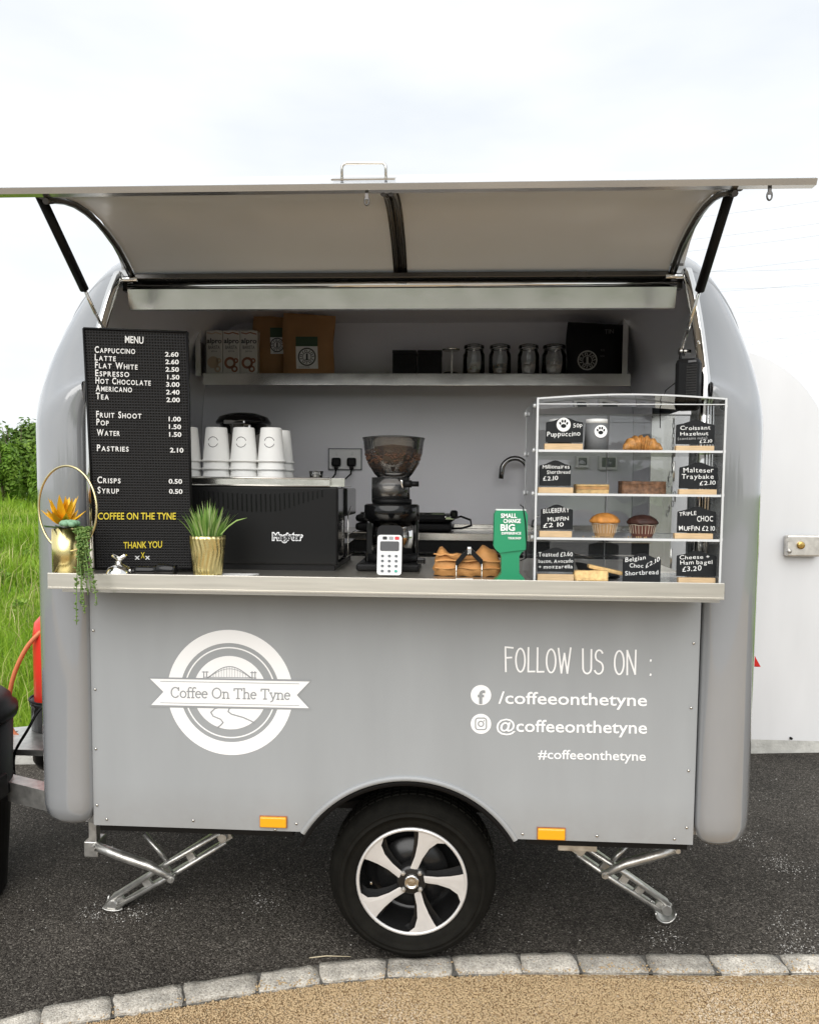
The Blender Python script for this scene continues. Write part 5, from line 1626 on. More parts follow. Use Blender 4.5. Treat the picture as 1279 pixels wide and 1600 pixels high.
# ---- coffee grinder
yg = 0.17
def X(px, py=800, y=yg): return P(px, py, y).x
def Z(py, px=614, y=yg): return P(px, py, y).z
gc = X(614)
GR = thing('coffee_grinder', 'black coffee grinder with a clear hopper full of beans', 'coffee grinder', (gc, yg, ZT_))
def rpx(w): return w / 2 * (CD + yg) / FPX
zz = [Z(p) for p in (686, 742, 748, 783, 787, 812, 880, 893)]
hp = [(rpx(46), zz[2]), (rpx(60), zz[1] + 0.003), (rpx(78), Z(726)), (rpx(90), Z(707)), (rpx(94), Z(690)), (rpx(97), Z(686)), (rpx(97), Z(685)), (rpx(93), Z(686.5)), (rpx(90), Z(692)), (rpx(86), Z(708)), (rpx(74), Z(726)), (rpx(55), zz[1] + 0.005)]
ob('hopper', B().lathe(hp, (gc, yg, 0), 48), 'hopper_glass', GR)
ob('hopper_lid', B().lathe([(rpx(97), Z(686)), (rpx(98), Z(684.5)), (rpx(60), Z(682)), (0, Z(681))], (gc, yg, 0), 40), 'hopper_glass', GR)
b = B().lathe([(rpx(50), zz[1] + 0.006), (rpx(72), Z(726)), (rpx(84), Z(710)), (rpx(85), Z(704)), (rpx(60), Z(698.5)), (rpx(30), Z(696)), (0, Z(695))], (gc, yg, 0), 40)
ob('bean_heap', b, 'beans', GR)
b = B()
for k in range(620):
    if k < 330:
        a = random.uniform(0, 2 * PI); q = math.sqrt(random.random()); r = rpx(86) * q; z = Z(695) + (Z(705) - Z(695)) * q
    else:
        a = random.uniform(PI, 2 * PI); t = random.random(); z = Z(703) + (zz[1] + 0.008 - Z(703)) * t
        tt = max(0.0, (Z(710) - z) / (Z(710) - zz[1]))
        r = rpx(85) - rpx(34) * tt ** 1.6
    b.ball((gc + r * math.cos(a), yg + r * math.sin(a), z), 0.0052, 6, 4, (1.0, 0.75, 0.6), 0.1)
o = ob('coffee_beans', b, 'beans', GR); o['kind'] = 'stuff'
ob('neck', B().lathe([(rpx(60), zz[3] - 0.002), (rpx(60), zz[2] + 0.004)], (gc - rpx(8), yg, 0), 36), 'hopper_glass', GR)
ob('burr_housing', B().lathe([(rpx(50), zz[3]), (rpx(50), Z(760)), (rpx(44), Z(757))], (gc - rpx(10), yg, 0), 30), 'dark_trim', GR)
ob('collar', B().lathe([(rpx(62), zz[4]), (rpx(62), zz[3] + 0.006), (rpx(58), zz[3] + 0.007)], (gc - rpx(4), yg, 0), 36), 'black_plastic', GR)
c = Vector((gc + rpx(48), yg - rpx(40), Z(756)))
ob('adjust_knob', B().lathe([(0.012, -0.012), (0.012, 0.012)], c, 14, 'X').tube([c + Vector((0.005, 0, 0)), c + Vector((0.035, 0, 0))], 0.009, 10), 'black_plastic', GR)
ob('catch', B().tube([c + Vector((-0.018, -0.005, -0.016)), c + Vector((-0.02, -0.006, 0.01)), c + Vector((-0.03, -0.006, 0.012))], 0.004, 8), 'chrome', GR)
cc = X(612)
rl = rpx(86)
ob('doser_lid', B().lathe([(rl, zz[5] - 0.001), (rl, zz[4] - 0.006), (rl - 0.006, zz[4] - 0.001), (0, zz[4])], (cc, yg, 0), 44), 'black_gloss', GR)
ob('body', B().lathe([(rpx(74), ZT_ + 0.05), (rpx(74), zz[5] - 0.001)], (cc, yg, 0), 44), 'chrome', GR)
ob('back_column', B().box((cc - rpx(56), yg + 0.02, (ZT_ + zz[5]) / 2), (rpx(40), 0.14, zz[5] - ZT_), None, 0.01), 'black_gloss', GR)
ob('side_column', B().box((cc + rpx(78), yg + 0.03, (ZT_ + zz[5]) / 2 + 0.005), (0.012, 0.10, zz[5] - ZT_ - 0.01), None, 0.004), 'black_gloss', GR)
ob('base', B().box2((cc - rpx(100), yg - 0.11, ZT_), (cc + rpx(92), yg + 0.13, ZT_ + 0.024), 0.008).lathe([(rpx(84), ZT_ + 0.02), (rpx(84), ZT_ + 0.052)], (cc, yg, 0), 40), 'black_plastic', GR)
ob('switch', B().box((cc + rpx(96), yg - 0.1, ZT_ + 0.035), (0.03, 0.02, 0.02), None, 0.005), 'black_gloss', GR)

# ---- card reader standing against the grinder
y1 = -0.065
RD = thing('card_reader', 'white card payment reader leaning in a black cradle before the grinder', 'card reader', (P(609, 890, y1).x, y1, ZT_))
lean = 0.17
bl, br_, tl_ = P(589, 895, y1), P(627, 895, y1), None
wR = (br_ - bl).length; hR = 0.155
up_ = Vector((0, math.sin(lean), math.cos(lean))); nR = Vector((0, -math.cos(lean), math.sin(lean)))
oR = Vector((bl.x, y1, ZT_ + 0.003))
def rp_(u, v, d=0.0): return oR + Vector((u * wR, 0, 0)) + up_ * (v * hR) + nR * d
def rrect(u0, u1, v0, v1, d, ru, k=5):
    pts = []
    rv_ = ru * wR / hR
    for cu, cv, a0_ in ((u1 - ru, v1 - rv_, 0), (u0 + ru, v1 - rv_, 90), (u0 + ru, v0 + rv_, 180), (u1 - ru, v0 + rv_, 270)):
        for i in range(k):
            t = math.radians(a0_ + 90 * i / (k - 1)); pts.append(rp_(cu + ru * math.cos(t), cv + rv_ * math.sin(t), d))
    return pts
ob('cradle', B().prism(rrect(-0.03, 1.03, 0.05, 0.98, -0.022, 0.2), nR, 0.018), 'black_plastic', RD)
hRv = (P(609, 838, y1 + 0.02).z - ZT_) / (hR * math.cos(lean))
ob('case', B().prism(rrect(0.0, 1.0, 0.0, hRv, -0.003, 0.12), nR, 0.014), 'reader_white', RD)
ob('screen', B().prism(rrect(0.11, 0.89, hRv * 0.60, hRv * 0.84, 0.0112, 0.06), nR, 0.0012), 'screen', RD)
for i, (m_, u) in enumerate((('print_black', 0.3), ('decal_grey', 0.56), ('red_print', 0.80))):
    ob('brand_mark', B().prism(rrect(u - 0.09, u + 0.09, hRv * 0.88, hRv * 0.96, 0.0112, 0.03), nR, 0.0008), m_, RD)
for r in range(4):
    for q in range(3):
        m_ = 'key_teal' if (r, q) == (0, 2) else 'key_dark'
        c = rp_(0.22 + 0.28 * q, hRv * (0.10 + 0.125 * r), 0.0115)
        ob('key', B().prism([c + Vector((0.0047 * math.cos(t), 0, 0)) + up_ * (0.0038 * math.sin(t)) for t in [2 * PI * i / 12 for i in range(12)]], nR, 0.0018), m_, RD, 'teal confirm key' if m_ == 'key_teal' else None)

# ---- sandwich press behind on the worktop
yy = 1.24
x0_, x1_ = P(560, 820, yy).x, P(706, 812, yy).x
zp0, zp1 = zt + 0.004, P(670, 793, yy - 0.1).z
SP = thing('sandwich_press', 'black hinged sandwich press on the steel worktop behind the grinder', 'sandwich press', ((x0_ + x1_) / 2, yy, zt))
ob('lower_half', B().box2((x0_, yy - 0.13, zp0), (x1_, yy + 0.13, zp0 + 0.035), 0.012), 'black_plastic', SP)
b = B()
b.box2((x0_, yy - 0.135, zp0 + 0.04), (x1_ + 0.005, yy + 0.13, zp0 + 0.075), 0.02)
ob('upper_half', b, 'black_plastic', SP)
ob('top_plate', B().box2((x0_ + 0.02, yy - 0.11, zp0 + 0.072), (x1_ - 0.03, yy + 0.11, zp0 + 0.086), 0.01), 'chrome', SP)
ob('latch', B().box2((x1_ - 0.035, yy - 0.15, zp0 + 0.05), (x1_ + 0.012, yy - 0.125, zp0 + 0.072), 0.006), 'chrome', SP)
ob('handle', B().box2((x1_ - 0.01, yy - 0.16, zp0 + 0.06), (x1_ + 0.025, yy - 0.09, zp0 + 0.098), 0.01), 'black_gloss', SP)
e0 = Vector((x1_, yy - 0.06, zp0 + 0.055))
ob('flex', B().tube([e0, e0 + Vector((0.04, 0.0, 0.012)), e0 + Vector((0.085, 0.01, -0.004)), e0 + Vector((0.09, 0.02, -0.03)), e0 + Vector((0.05, 0.05, -0.045)), e0 + Vector((-0.02, 0.08, -0.05))], 0.005, 8), 'black_plastic', SP)

# ---- stuffed brown paper bag with a black clip before it
yb0 = 0.02
p0, p1 = P(677, 890, yb0 - 0.06), P(783, 890, yb0 - 0.06)
wbag = p1.x - p0.x; hb = P(730, 859, yb0 - 0.06).z - ZT_
PB = thing('paper_bag', 'crumpled orange brown paper bag lying on the counter beside the green stand', 'paper bag', (p0.x + wbag / 2, yb0, ZT_))
rows = []
for i in range(25):
    u = i / 24; r_ = []
    e = min(1.0, u / 0.10) ** 0.6 * min(1.0, (1 - u) / 0.06) ** 0.5
    top = hb * (0.80 + 0.14 * math.sin(u * 8.2 + 1.0) + 0.08 * math.sin(u * 19) + (0.06 if u > 0.72 else 0)) * (0.55 + 0.45 * e)
    for (yy_, zz_) in ((-0.060, 0.02), (-0.068, 0.25), (-0.066, 0.55), (-0.058, 0.85), (-0.035, 1.0), (0.0, 0.97), (0.04, 1.03), (0.07, 0.8), (0.08, 0.02)):
        r_.append(Vector((p0.x + wbag * u + 0.004 * math.sin(zz_ * 9 + u * 3), yb0 + yy_ * (0.75 + 0.25 * e) + 0.003 * math.sin(u * 23 + zz_ * 8), ZT_ + top * zz_ + 0.0015 * math.sin(u * 31 + yy_ * 90))))
    rows.append(r_)
b = B().grid(rows); b.add(rows[0], [tuple(range(9))]); b.add(rows[-1], [tuple(reversed(range(9)))])
ob('bag', b, 'tan_paper', PB)
b = B()
for (ua, ub, za_, th_) in ((0.02, 0.97, 0.30, 0.0), (0.03, 0.98, 0.58, 0.004), (0.0, 0.35, 0.80, 0.006)):
    b.grid([[Vector((p0.x + wbag * (ua + (ub - ua) * t / 12), yb0 - 0.0715 - th_ * 0.3 + 0.002 * math.sin(t * 1.7), ZT_ + hb * za_ + dz + 0.002 * math.sin(t * 1.1 + za_ * 9))) for dz in (0, 0.0035)] + [Vector((p0.x + wbag * (ua + (ub - ua) * t / 12), yb0 - 0.055, ZT_ + hb * za_ + 0.003))] for t in range(13)])
ob('fold', b, 'tan_paper', PB)
A, M_, Cq = P(713, 886, yb0 - 0.085), P(733, 861, yb0 - 0.085), P(752, 884, yb0 - 0.085)
CL = thing('spring_clip', 'black jointed metal clip with chrome hinge standing before the brown bags', 'clip', Vector((M_.x, M_.y, ZT_)))
for e, s in ((A, -1), (Cq, 1)):
    b = B().prism([M_ + Vector((s * 0.004, 0, 0.010)), M_ + Vector((s * 0.004, 0, -0.010)), e + Vector((-s * 0.006, 0, 0.008)), e + Vector((-s * 0.002, 0, -0.004)), e + Vector((s * 0.004, 0, -0.002)), e + Vector((s * 0.003, 0, 0.018))], (0, 1, 0), 0.022)
    ob('jaw', b, 'black_gloss', CL)
    ob('foot', B().tube([e + Vector((s * 0.001, -0.002, 0.006)), Vector((e.x + s * 0.001, e.y - 0.002, ZT_))], 0.0022, 6), 'chrome', CL)
ob('hinge', B().box(M_ + Vector((0, 0.008, 0.001)), (0.013, 0.03, 0.022), None, 0.003), 'chrome', CL)

# ---- green charity stand
yd = -0.14
def D_(px, py): return P(px, py, yd)
DS = thing('donation_stand', 'green card donation stand with white slogan left of the display case', 'donation stand', (D_(797, 900).x, yd, ZT_))
outl = [(772, 900), (821, 900), (818, 895), (811, 888), (811, 862), (814, 856), (821, 851), (823, 846), (824, 796), (820, 790), (775, 790), (772, 796), (771, 846), (774, 851), (780, 856), (783, 862), (783, 888), (778, 895)]
b = B(); pts = [D_(x, y) for x, y in outl]
zlow = min(p.z for p in pts)
pts = [p + Vector((0, 0, ZT_ - zlow)) for p in pts]
b.prism(pts, (0, 1, 0), 0.045)
ob('stand', b, 'green_card', DS)
ob('box_front', B().prism([p + Vector((0, -0.004, 0)) for p in pts[6:15]], (0, 1, 0), 0.004), 'green_card', DS)
ob('lid', B().box2((D_(775, 790).x, yd + 0.004, D_(790, 790).z + ZT_ - zlow), (D_(822, 790).x, yd + 0.04, D_(790, 788).z + ZT_ - zlow)), 'paper_white', DS)
b = B(); po = Vector((0, yd - 0.0046, 0))
text(b, 'SMALL', (782, 809), (807, 809), 6.5, po, N_, 0.03); text(b, 'CHANGE', (786, 817), (813, 817), 6, po, N_, 0.03)
text(b, 'BIG', (781.5, 829), (804, 829), 9.5, po, N_, 0.03); text(b, 'DIFFERENCE', (783, 835), (813.5, 835), 3.6, po, N_, 0.03)
text(b, 'YOUR SHOP', (793, 842.5), (813.5, 842.5), 3.2, po, N_, 0.03)
ob('slogan', b, 'decal_white', DS, fix=False)
a_ = D_(812, 792)
ob('cord', B().tube([a_ + Vector((0, 0.0, 0.006)), a_ + Vector((0.008, -0.006, 0)), D_(820, 815) + Vector((0, -0.008, 0)), D_(822, 850) + Vector((0, -0.008, 0)), D_(821, 872) + Vector((0, -0.006, 0)), D_(812, 876) + Vector((0, -0.002, 0))], 0.0016, 6), 'black_plastic', DS)
# ================================================================== DISPLAY CASE
yf, yk = -0.170, 0.125
xl, xr = P(836, 760, yf).x, P(1130, 760, yf).x
zb = ZT_
ztop = P(985, 622, yf).z
DC = thing('display_case', 'clear acrylic display case with four shelves of cakes at the right end of the counter', 'display case', ((xl + xr) / 2, (yf + yk) / 2, zb))
zs = [P(985, 772 + d, yf).z for d in (0,)] and [P(985, p, yf).z for p in (842, 772.5, 704)]
th = 0.004
ob('base_panel', B().box2((xl, yf, zb), (xr, yk, zb + 0.004)), 'acrylic', DC)
for z in zs:
    o = ob('shelf', B().box2((xl + 0.006, yf + 0.004, z - th), (xr - 0.006, yk - 0.004, z)), 'acrylic', DC)
    ob('shelf_edge', B().box2((xl + 0.006, yf + 0.0005, z - th - 0.001), (xr - 0.006, yf + 0.0035, z + 0.0015)).box2((xl + 0.006, yk - 0.0035, z - th), (xr - 0.006, yk - 0.0005, z + 0.001)), 'acrylic_edge', o)
def topz(u): return ztop + 0.012 * math.sin(PI * u)
rows_ = [[Vector((xl + (xr - xl) * i / 12, y, topz(i / 12) - 0.004 + d)) for i in range(13)] for y, d in ((yf, 0), (yk, 0))]
b = B().grid(rows_).grid([[p + Vector((0, 0, 0.004)) for p in r] for r in rows_])
o = ob('top_panel', b, 'acrylic', DC)
ob('top_edge', B().grid([[rows_[0][i] + Vector((0, -0.001, 0)), rows_[0][i] + Vector((0, -0.001, 0.0045))] for i in range(13)]), 'acrylic_edge', o)
ob('cross_bar', B().box2((xl, yf + 0.0, ztop - 0.018), (xr, yf + 0.003, ztop - 0.0155)), 'acrylic_edge', o)
ob('cross_bar', B().box2((xl, yk, ztop - 0.02), (xr, yk + 0.003, ztop - 0.016)), 'acrylic_edge', o)
for x, s in ((xl, 1), (xr, -1)):
    o = ob('side_panel', B().box2((x, yf, zb + 0.004), (x + s * 0.004, yk, ztop - 0.002)), 'acrylic', DC)
    ob('panel_edge', B().box2((x - s * 0.0008, yf - 0.0015, zb + 0.004), (x + s * 0.0048, yf + 0.0012, ztop)), 'acrylic_edge', o)
    ob('panel_edge', B().box2((x - s * 0.0008, yk - 0.001, zb + 0.004), (x + s * 0.0048, yk + 0.002, ztop)), 'acrylic_edge', o)
    b = B()
    for z in zs + [ztop - 0.02]:
        b.lathe([(0.007, -0.004), (0.008, 0.0), (0.007, 0.004)], (x - s * 0.004, yk - 0.02, z), 10, 'X'); b.lathe([(0.005, -0.004), (0.006, 0.0), (0.005, 0.004)], (x - s * 0.004, yf + 0.02, z), 10, 'X')
    ob('peg', b, 'acrylic_edge', o)
xm_ = P(889 + 160, 700, yk).x
for (xa, xb) in ((xl + 0.004, (xl + xr) / 2 - 0.002), ((xl + xr) / 2 + 0.002, xr - 0.004)):
    o = ob('rear_door', B().box2((xa, yk + 0.0005, zb + 0.006), (xb, yk + 0.004, ztop - 0.02)), 'acrylic', DC)
    ob('door_edge', B().box2((xb - 0.003, yk - 0.0002, zb + 0.006), (xb, yk + 0.0046, ztop - 0.02)), 'acrylic_edge', o)
b = B()
cx_ = xr - 0.055; pz = zs[2] + 0.11
for k in range(20):
    c = Vector((cx_ + 0.012 * math.sin(k * 0.9) * (k > 10), yk + 0.012, pz - k * 0.0155))
    if k % 2: b.tube([c + Vector((0.0035 * math.cos(a), 0, 0.010 * math.sin(a))) for a in [2 * PI * i / 10 for i in range(10)]], 0.0013, 5, closed=True)
    else: b.tube([c + Vector((0, 0.0035 * math.cos(a), 0.010 * math.sin(a))) for a in [2 * PI * i / 10 for i in range(10)]], 0.0013, 5, closed=True)
solo('chain', b, 'chrome', 'thin steel chain hanging behind the right side of the display case', 'chain', (cx_, yk + 0.012, pz))

shelf_z = [zs[2], zs[1], zs[0], zb + 0.004]
def sign(row, brd, base, label, lines, y=-0.145, paw=None, dark='chalkboard'):
    z0 = shelf_z[row] + 0.0005
    ox = (P(brd[0], 800, y).x + P(brd[2], 800, y).x) / 2
    t = thing('chalk_sign', label, 'price sign', (ox, y, z0), 'little chalkboard signs in the display case')
    if base:
        a, c = P(base[0], base[3], y - 0.006), P(base[2], base[1], y - 0.006)
        hz_ = c.z - a.z
        ob('wooden_base', B().box2((a.x, y - 0.008, z0), (c.x, y + 0.010, z0 + hz_), 0.0012), 'pine_wood', t)
    x0, x1 = P(brd[0], brd[3], y).x, P(brd[2], brd[3], y).x
    z1, z2 = P(brd[0], brd[3], y).z, P(brd[0], brd[1], y).z
    if not base: z1 = z0
    h = z2 - z1; w = x1 - x0
    prof = [(0, 0), (1, 0), (1.0, 0.74), (0.99, 0.80), (0.93, 0.82), (0.80, 0.86), (0.68, 0.93), (0.58, 0.985), (0.5, 1.0), (0.42, 0.985), (0.32, 0.93), (0.20, 0.86), (0.07, 0.82), (0.01, 0.80), (0, 0.74)]
    ob('board', B().prism([Vector((x0 + w * u, y, z1 + h * v)) for u, v in prof], (0, 1, 0), 0.004), 'chalkboard', t)
    b = B(); bd = B()
    for ln in lines:
        tx, a, e, hh = ln[:4]
        chalk(bd if len(ln) > 4 else b, tx, a, e, hh, Vector((0, y - 0.0004, 0)), N_, 0.004)
    if paw: paw(b, y)
    ob('chalk_lettering', b, 'chalk', t, fix=False)
    if bd.v: ob('chalk_lettering', bd, 'chalk_dim', t, fix=False)
    return t
def pad(b, px, py, s, y):
    c = P(px, py, y); k = s * 0.00185
    def el(cx, cz, rx, rz, rot=0):
        pts = []
        for i in range(14):
            t = 2 * PI * i / 14; u, v = rx * math.cos(t), rz * math.sin(t)
            pts.append(Vector((c.x + k * (cx + u * math.cos(rot) - v * math.sin(rot)), y, c.z + k * (cz + u * math.sin(rot) + v * math.cos(rot)))))
        b.add(pts, [tuple(range(14))])
    el(0, -0.35, 0.48, 0.36)
    for cx, cz, r in ((-0.62, 0.12, 0.35), (-0.22, 0.5, 0.1), (0.24, 0.5, -0.1), (0.63, 0.12, -0.35)): el(cx, cz, 0.18, 0.27, r)
def paw_disc(b, y):
    disc(b, 880, 663.5, 11, 0, y - 0.001, 28)
sg = sign(0, (852, 652, 910, 691), (850, 691, 910, 701), 'chalk sign with white paw badge and the word Puppuccino, on the top shelf', [('Puppuccino', (854, 682), (906, 681), 7.5), ('50p', (895, 668), (909, 667), 6)], paw=paw_disc)
b = B(); pad(b, 880, 662.5, 8.5, -0.1464); ob('paw_print', b, 'chalkboard', sg, fix=False)
sign(0, (1055, 656, 1115, 694), (1055, 694, 1115, 702), 'chalk sign for the hazelnut croissant at the right of the top shelf', [('Croissant', (1062, 672), (1109, 671), 6), ('Hazelnut', (1062, 680.5), (1106, 680), 5.5), ('(contains nuts)', (1058, 687.5), (1104, 686), 4, 1), ('£2.10', (1092, 692.5), (1112, 691.5), 5)])
sign(1, (842, 719, 891, 759), (840, 759, 895, 768), 'chalk sign for the millionaires shortbread on the second shelf', [('Millionaires', (847, 732), (889, 732), 6), ('Shortbread', (854, 740.5), (890, 740), 5.5), ('£2.10', (848, 751), (871, 750), 6.5)])
sign(1, (1060, 722, 1119, 763), (1060, 763, 1119, 771), 'chalk sign for the traybake at the right of the second shelf', [('Malteser', (1067, 738), (1114, 738), 7), ('Traybake', (1064, 748), (1114, 748), 7), ('£2.10', (1092, 758), (1117, 757), 6)])
sign(2, (844, 788, 894, 827), (842, 827, 893, 836), 'black chalk sign for the blueberry muffin on the third shelf', [('BLUEBERRY', (848, 802), (889, 800), 7), ('MUFFIN', (855, 815), (888, 813), 6), ('£2 10', (848, 824.5), (880, 822), 6.5)])
sign(2, (1057, 791, 1117, 832), (1053, 832, 1113, 840), 'black chalk sign for the triple choc muffin at the right of the third shelf', [('TRIPLE', (1060, 806), (1087, 805), 6), ('CHOC', (1088, 814.5), (1113, 814.5), 8), ('MUFFIN £2 10', (1060, 829), (1116, 829), 7)])
sign(3, (839, 855, 896, 893), (839, 893, 896, 902), 'chalk sign for the toasted bacon and avocado sandwich at the lower left', [('Toasted £3.60', (840.5, 869.5), (894, 869), 6.5), ('bacon, Avocado', (840.5, 879.5), (895, 879), 5.5), ('+ mozzarella', (840.5, 888.5), (894, 887.5), 5.5)])
sign(3, (972, 864, 1031, 904), None, 'black chalk sign for Belgian choc shortbread, without a wooden base', [('Belgian', (976, 878), (1008, 874), 6.5), ('Choc', (983, 887), (1004, 887), 6), ('£2.10', (1008, 888), (1030, 876), 6.5), ('Shortbread', (976, 899), (1028, 897), 6.5)])
sign(3, (1056, 860, 1118, 900), (1059, 900, 1117, 907), 'chalk sign for the cheese and ham bagel at the lower right', [('Cheese +', (1061, 874), (1108, 872.5), 6), ('Ham bagel', (1062, 882.5), (1112, 881), 6), ('£3.20', (1065, 893), (1095, 891), 7.5)])

# cakes
yc = -0.03
def wpx(a, b_, y=yc): return P(b_, 750, y).x - P(a, 750, y).x
def gcup(px, y, label, paw=True):
    z0 = shelf_z[0]
    c = Vector((P(px, 680, y).x, y, z0)); rt_ = wpx(912, 950, y) / 2; hh = P(930, 648, y).z - P(930, 698, y).z
    t = thing('paper_cup', label, 'paper cup', c, 'grey puppuccino cups on the top shelf')
    ob('cup_wall', B().lathe([(rt_, 0), (rt_ * 0.90, hh - 0.012)], c, 30), 'cup_grey', t)
    ob('cup_rim', B().lathe([(rt_ * 0.90, hh - 0.012), (rt_ * 0.89, hh), (rt_ * 0.85, hh), (rt_ * 0.84, hh - 0.008), (0, hh - 0.008)], c, 30), 'cup_white', t)
    if paw:
        b = B(); disc(b, 938, 674, 10, 0, y - rt_ - 0.0005, 24); ob('paw_badge', b, 'decal_white', t, fix=False)
        b = B(); pad(b, 938, 673, 8, y - rt_ - 0.0012); ob('paw_print', b, 'chalkboard', t, fix=False)
gcup(931, -0.10, 'grey paper cup with a white paw badge beside the Puppuccino sign')
gcup(874, -0.085, 'grey paper cup standing hidden behind the Puppuccino sign', False)
# croissant
z0 = shelf_z[0]; x0, x1 = P(972, 690, yc).x, P(1031, 690, yc).x
b = B(); pts = []; rs = []
n_ = 49
for i in range(n_):
    t = i / (n_ - 1); u = t * 2 - 1
    env = max(0.10, (1 - abs(u) ** 2.2)) ** 0.75
    lam = (i % 7) / 6.0
    r = 0.027 * env * (0.80 + 0.26 * math.sin(PI * lam) + 0.03 * random.random())
    pts.append(Vector((x0 + (x1 - x0) * t, yc - 0.03 * (u * u) + 0.01, z0 + 0.009 + 0.017 * env))); rs.append(r)
b.tube(pts, rs, 18)
solo('croissant', b, 'pastry', 'golden flaky croissant in the middle of the top shelf', 'croissant', ((x0 + x1) / 2, yc, z0))
def bar(px0, px1, top, row, label, name, layers, y=yc, dep=0.06, cat='cake'):
    z0 = shelf_z[row] + 0.0005
    a, c = P(px0, 760, y - dep / 2), P(px1, 760, y - dep / 2); ht = P(px0, top, y - dep / 2).z - z0
    t = thing(name, label, cat, ((a.x + c.x) / 2, y, z0))
    z = z0
    for nm, m_, fr in layers:
        bm = B(); nx = 12
        rows = []
        for j, yy in enumerate((y - dep / 2, y - dep / 4, y, y + dep / 4, y + dep / 2)):
            rows.append([Vector((a.x + (c.x - a.x) * i / nx + random.uniform(-1, 1) * 0.0006, yy + random.uniform(-1, 1) * 0.0008, z + ht * fr + random.uniform(-1, 1) * 0.0009)) for i in range(nx + 1)])
        bm.grid(rows)
        for r in (rows[0], rows[-1]): bm.grid([[p, Vector((p.x, p.y, z))] for p in r])
        for q in (0, -1): bm.grid([[r[q], Vector((r[q].x, r[q].y, z))] for r in rows])
        ob(nm, bm, m_, t); z += ht * fr + 0.0003
    return t
bar(900, 951, 757, 1, 'low pale square of millionaires shortbread on the second shelf', 'shortbread_slice', [('biscuit', 'shortbread', 0.45), ('caramel', 'caramel', 0.35), ('topping', 'shortbread', 0.2)])
bar(972, 1040, 752, 1, 'dark brown crumbly slab of traybake on the second shelf', 'traybake_slice', [('biscuit', 'traybake', 0.8), ('topping', 'traybake', 0.2)])
def muffin(px, top, w, label, mt, mc, y=-0.06):
    z0 = shelf_z[2] + 0.0005; s = (CD + y) / FPX
    c = Vector((P(px, 820, y).x, y, z0)); hh = P(px, top, y).z - z0; r = w / 2 * s
    t = thing('muffin', label, 'muffin', c, 'muffins on the third shelf')
    hc = hh * 0.55
    ob('paper_case', B().lathe([(r * 0.62, 0), (r * 0.70, hc * 0.35), (r * 0.84, hc * 0.95), (r * 0.82, hc)], c, 48, rib=lambda k, j: 0.03 * (1 if k % 2 else -1) if j else 0.0, smooth=False), mc, t)
    bm = B().lathe([(r * 0.80, hc), (r * 0.97, hc + hh * 0.03), (r * 0.98, hc + hh * 0.12), (r * 0.82, hc + hh * 0.26), (r * 0.5, hc + hh * 0.39), (r * 0.2, hh * 0.99), (0, hh)], c, 28, rib=lambda k, j: 0.05 * math.sin(k * 1.3 + j) if 0 < j < 6 else 0)
    ob('top', bm, mt, t)
    b2 = B()
    for k in range(24):
        a = 2 * PI * k / 24
        b2.box(c + Vector((r * 0.79 * math.cos(a), r * 0.79 * math.sin(a), hc * 0.62)), (0.0011, 0.0011, hc * 0.72), Matrix.Rotation(0.18 * math.cos(a), 4, 'Y') @ Matrix.Rotation(-0.18 * math.sin(a), 4, 'X'))
    b2.tube([c + Vector((r * 0.86 * math.cos(a), r * 0.86 * math.sin(a), hc * (0.98 + 0.03 * math.sin(7 * a)))) for a in [2 * PI * i / 48 for i in range(48)]], 0.0011, 5, closed=True)
    ob('case_pleats', b2, 'case_rim', t)['kind'] = 'stuff'
muffin(944, 801, 46, 'golden blueberry muffin in a pleated paper case on the third shelf', 'muffin_top', 'muffin_case')
muffin(1003, 804, 48, 'dark chocolate muffin in a pleated paper case on the third shelf', 'choc', 'choc_case')
bar(900, 953, 892, 3, 'pale shortbread finger lying flat at the front of the bottom shelf', 'shortbread_slice', [('biscuit', 'shortbread', 1.0)], y=-0.12, dep=0.03)
a, c = P(918, 884, -0.09), P(971, 896, -0.09)
zf = shelf_z[3] + 0.014
b = B().box((a + c) / 2, ((c - a).length, 0.035, 0.011), Matrix.Rotation(0.21, 4, 'Y'), 0.003)
solo('shortbread_slice', b, 'shortbread', 'pale shortbread finger leaning on the slate at the bottom shelf', 'cake', (a + c) / 2)
a = P(912, 880, -0.02)
b = B()
rows = []
for i in range(9):
    u = i / 8
    rows.append([Vector((P(906 + 60 * u, 880, -0.04).x, -0.07 + 0.12 * v, shelf_z[3] + 0.006 + 0.020 * (1 - v) * math.sin(PI * min(1, u * 1.3)) + 0.03 * v * (0.6 + 0.4 * math.cos(u * 3)))) for v in (0, 0.5, 1)])
b.grid(rows); b.grid([[p + Vector((0, 0, -0.004)) for p in r] for r in rows])
solo('slate_board', b, 'slate', 'dark curled slate coloured liner under the bottom shelf shortbread', 'tray liner', (a.x, -0.02, shelf_z[3]))

b = B()
for px, row, yy_, n_ in ((1000, 0, -0.05, 16), (925, 1, -0.07, 22), (1005, 1, -0.07, 26), (944, 2, -0.09, 14), (1003, 2, -0.09, 16), (925, 3, -0.13, 26)):
    for k in range(n_):
        c = P(px + random.gauss(0, 16), 760, yy_); r_ = random.uniform(0.0006, 0.0018)
        b.ball((c.x, yy_ + random.gauss(0, 0.012), shelf_z[row] + r_ * 0.6), r_, 5, 3, jit=0.2)
tag(ob('crumbs', b, 'shortbread'), kind='stuff')

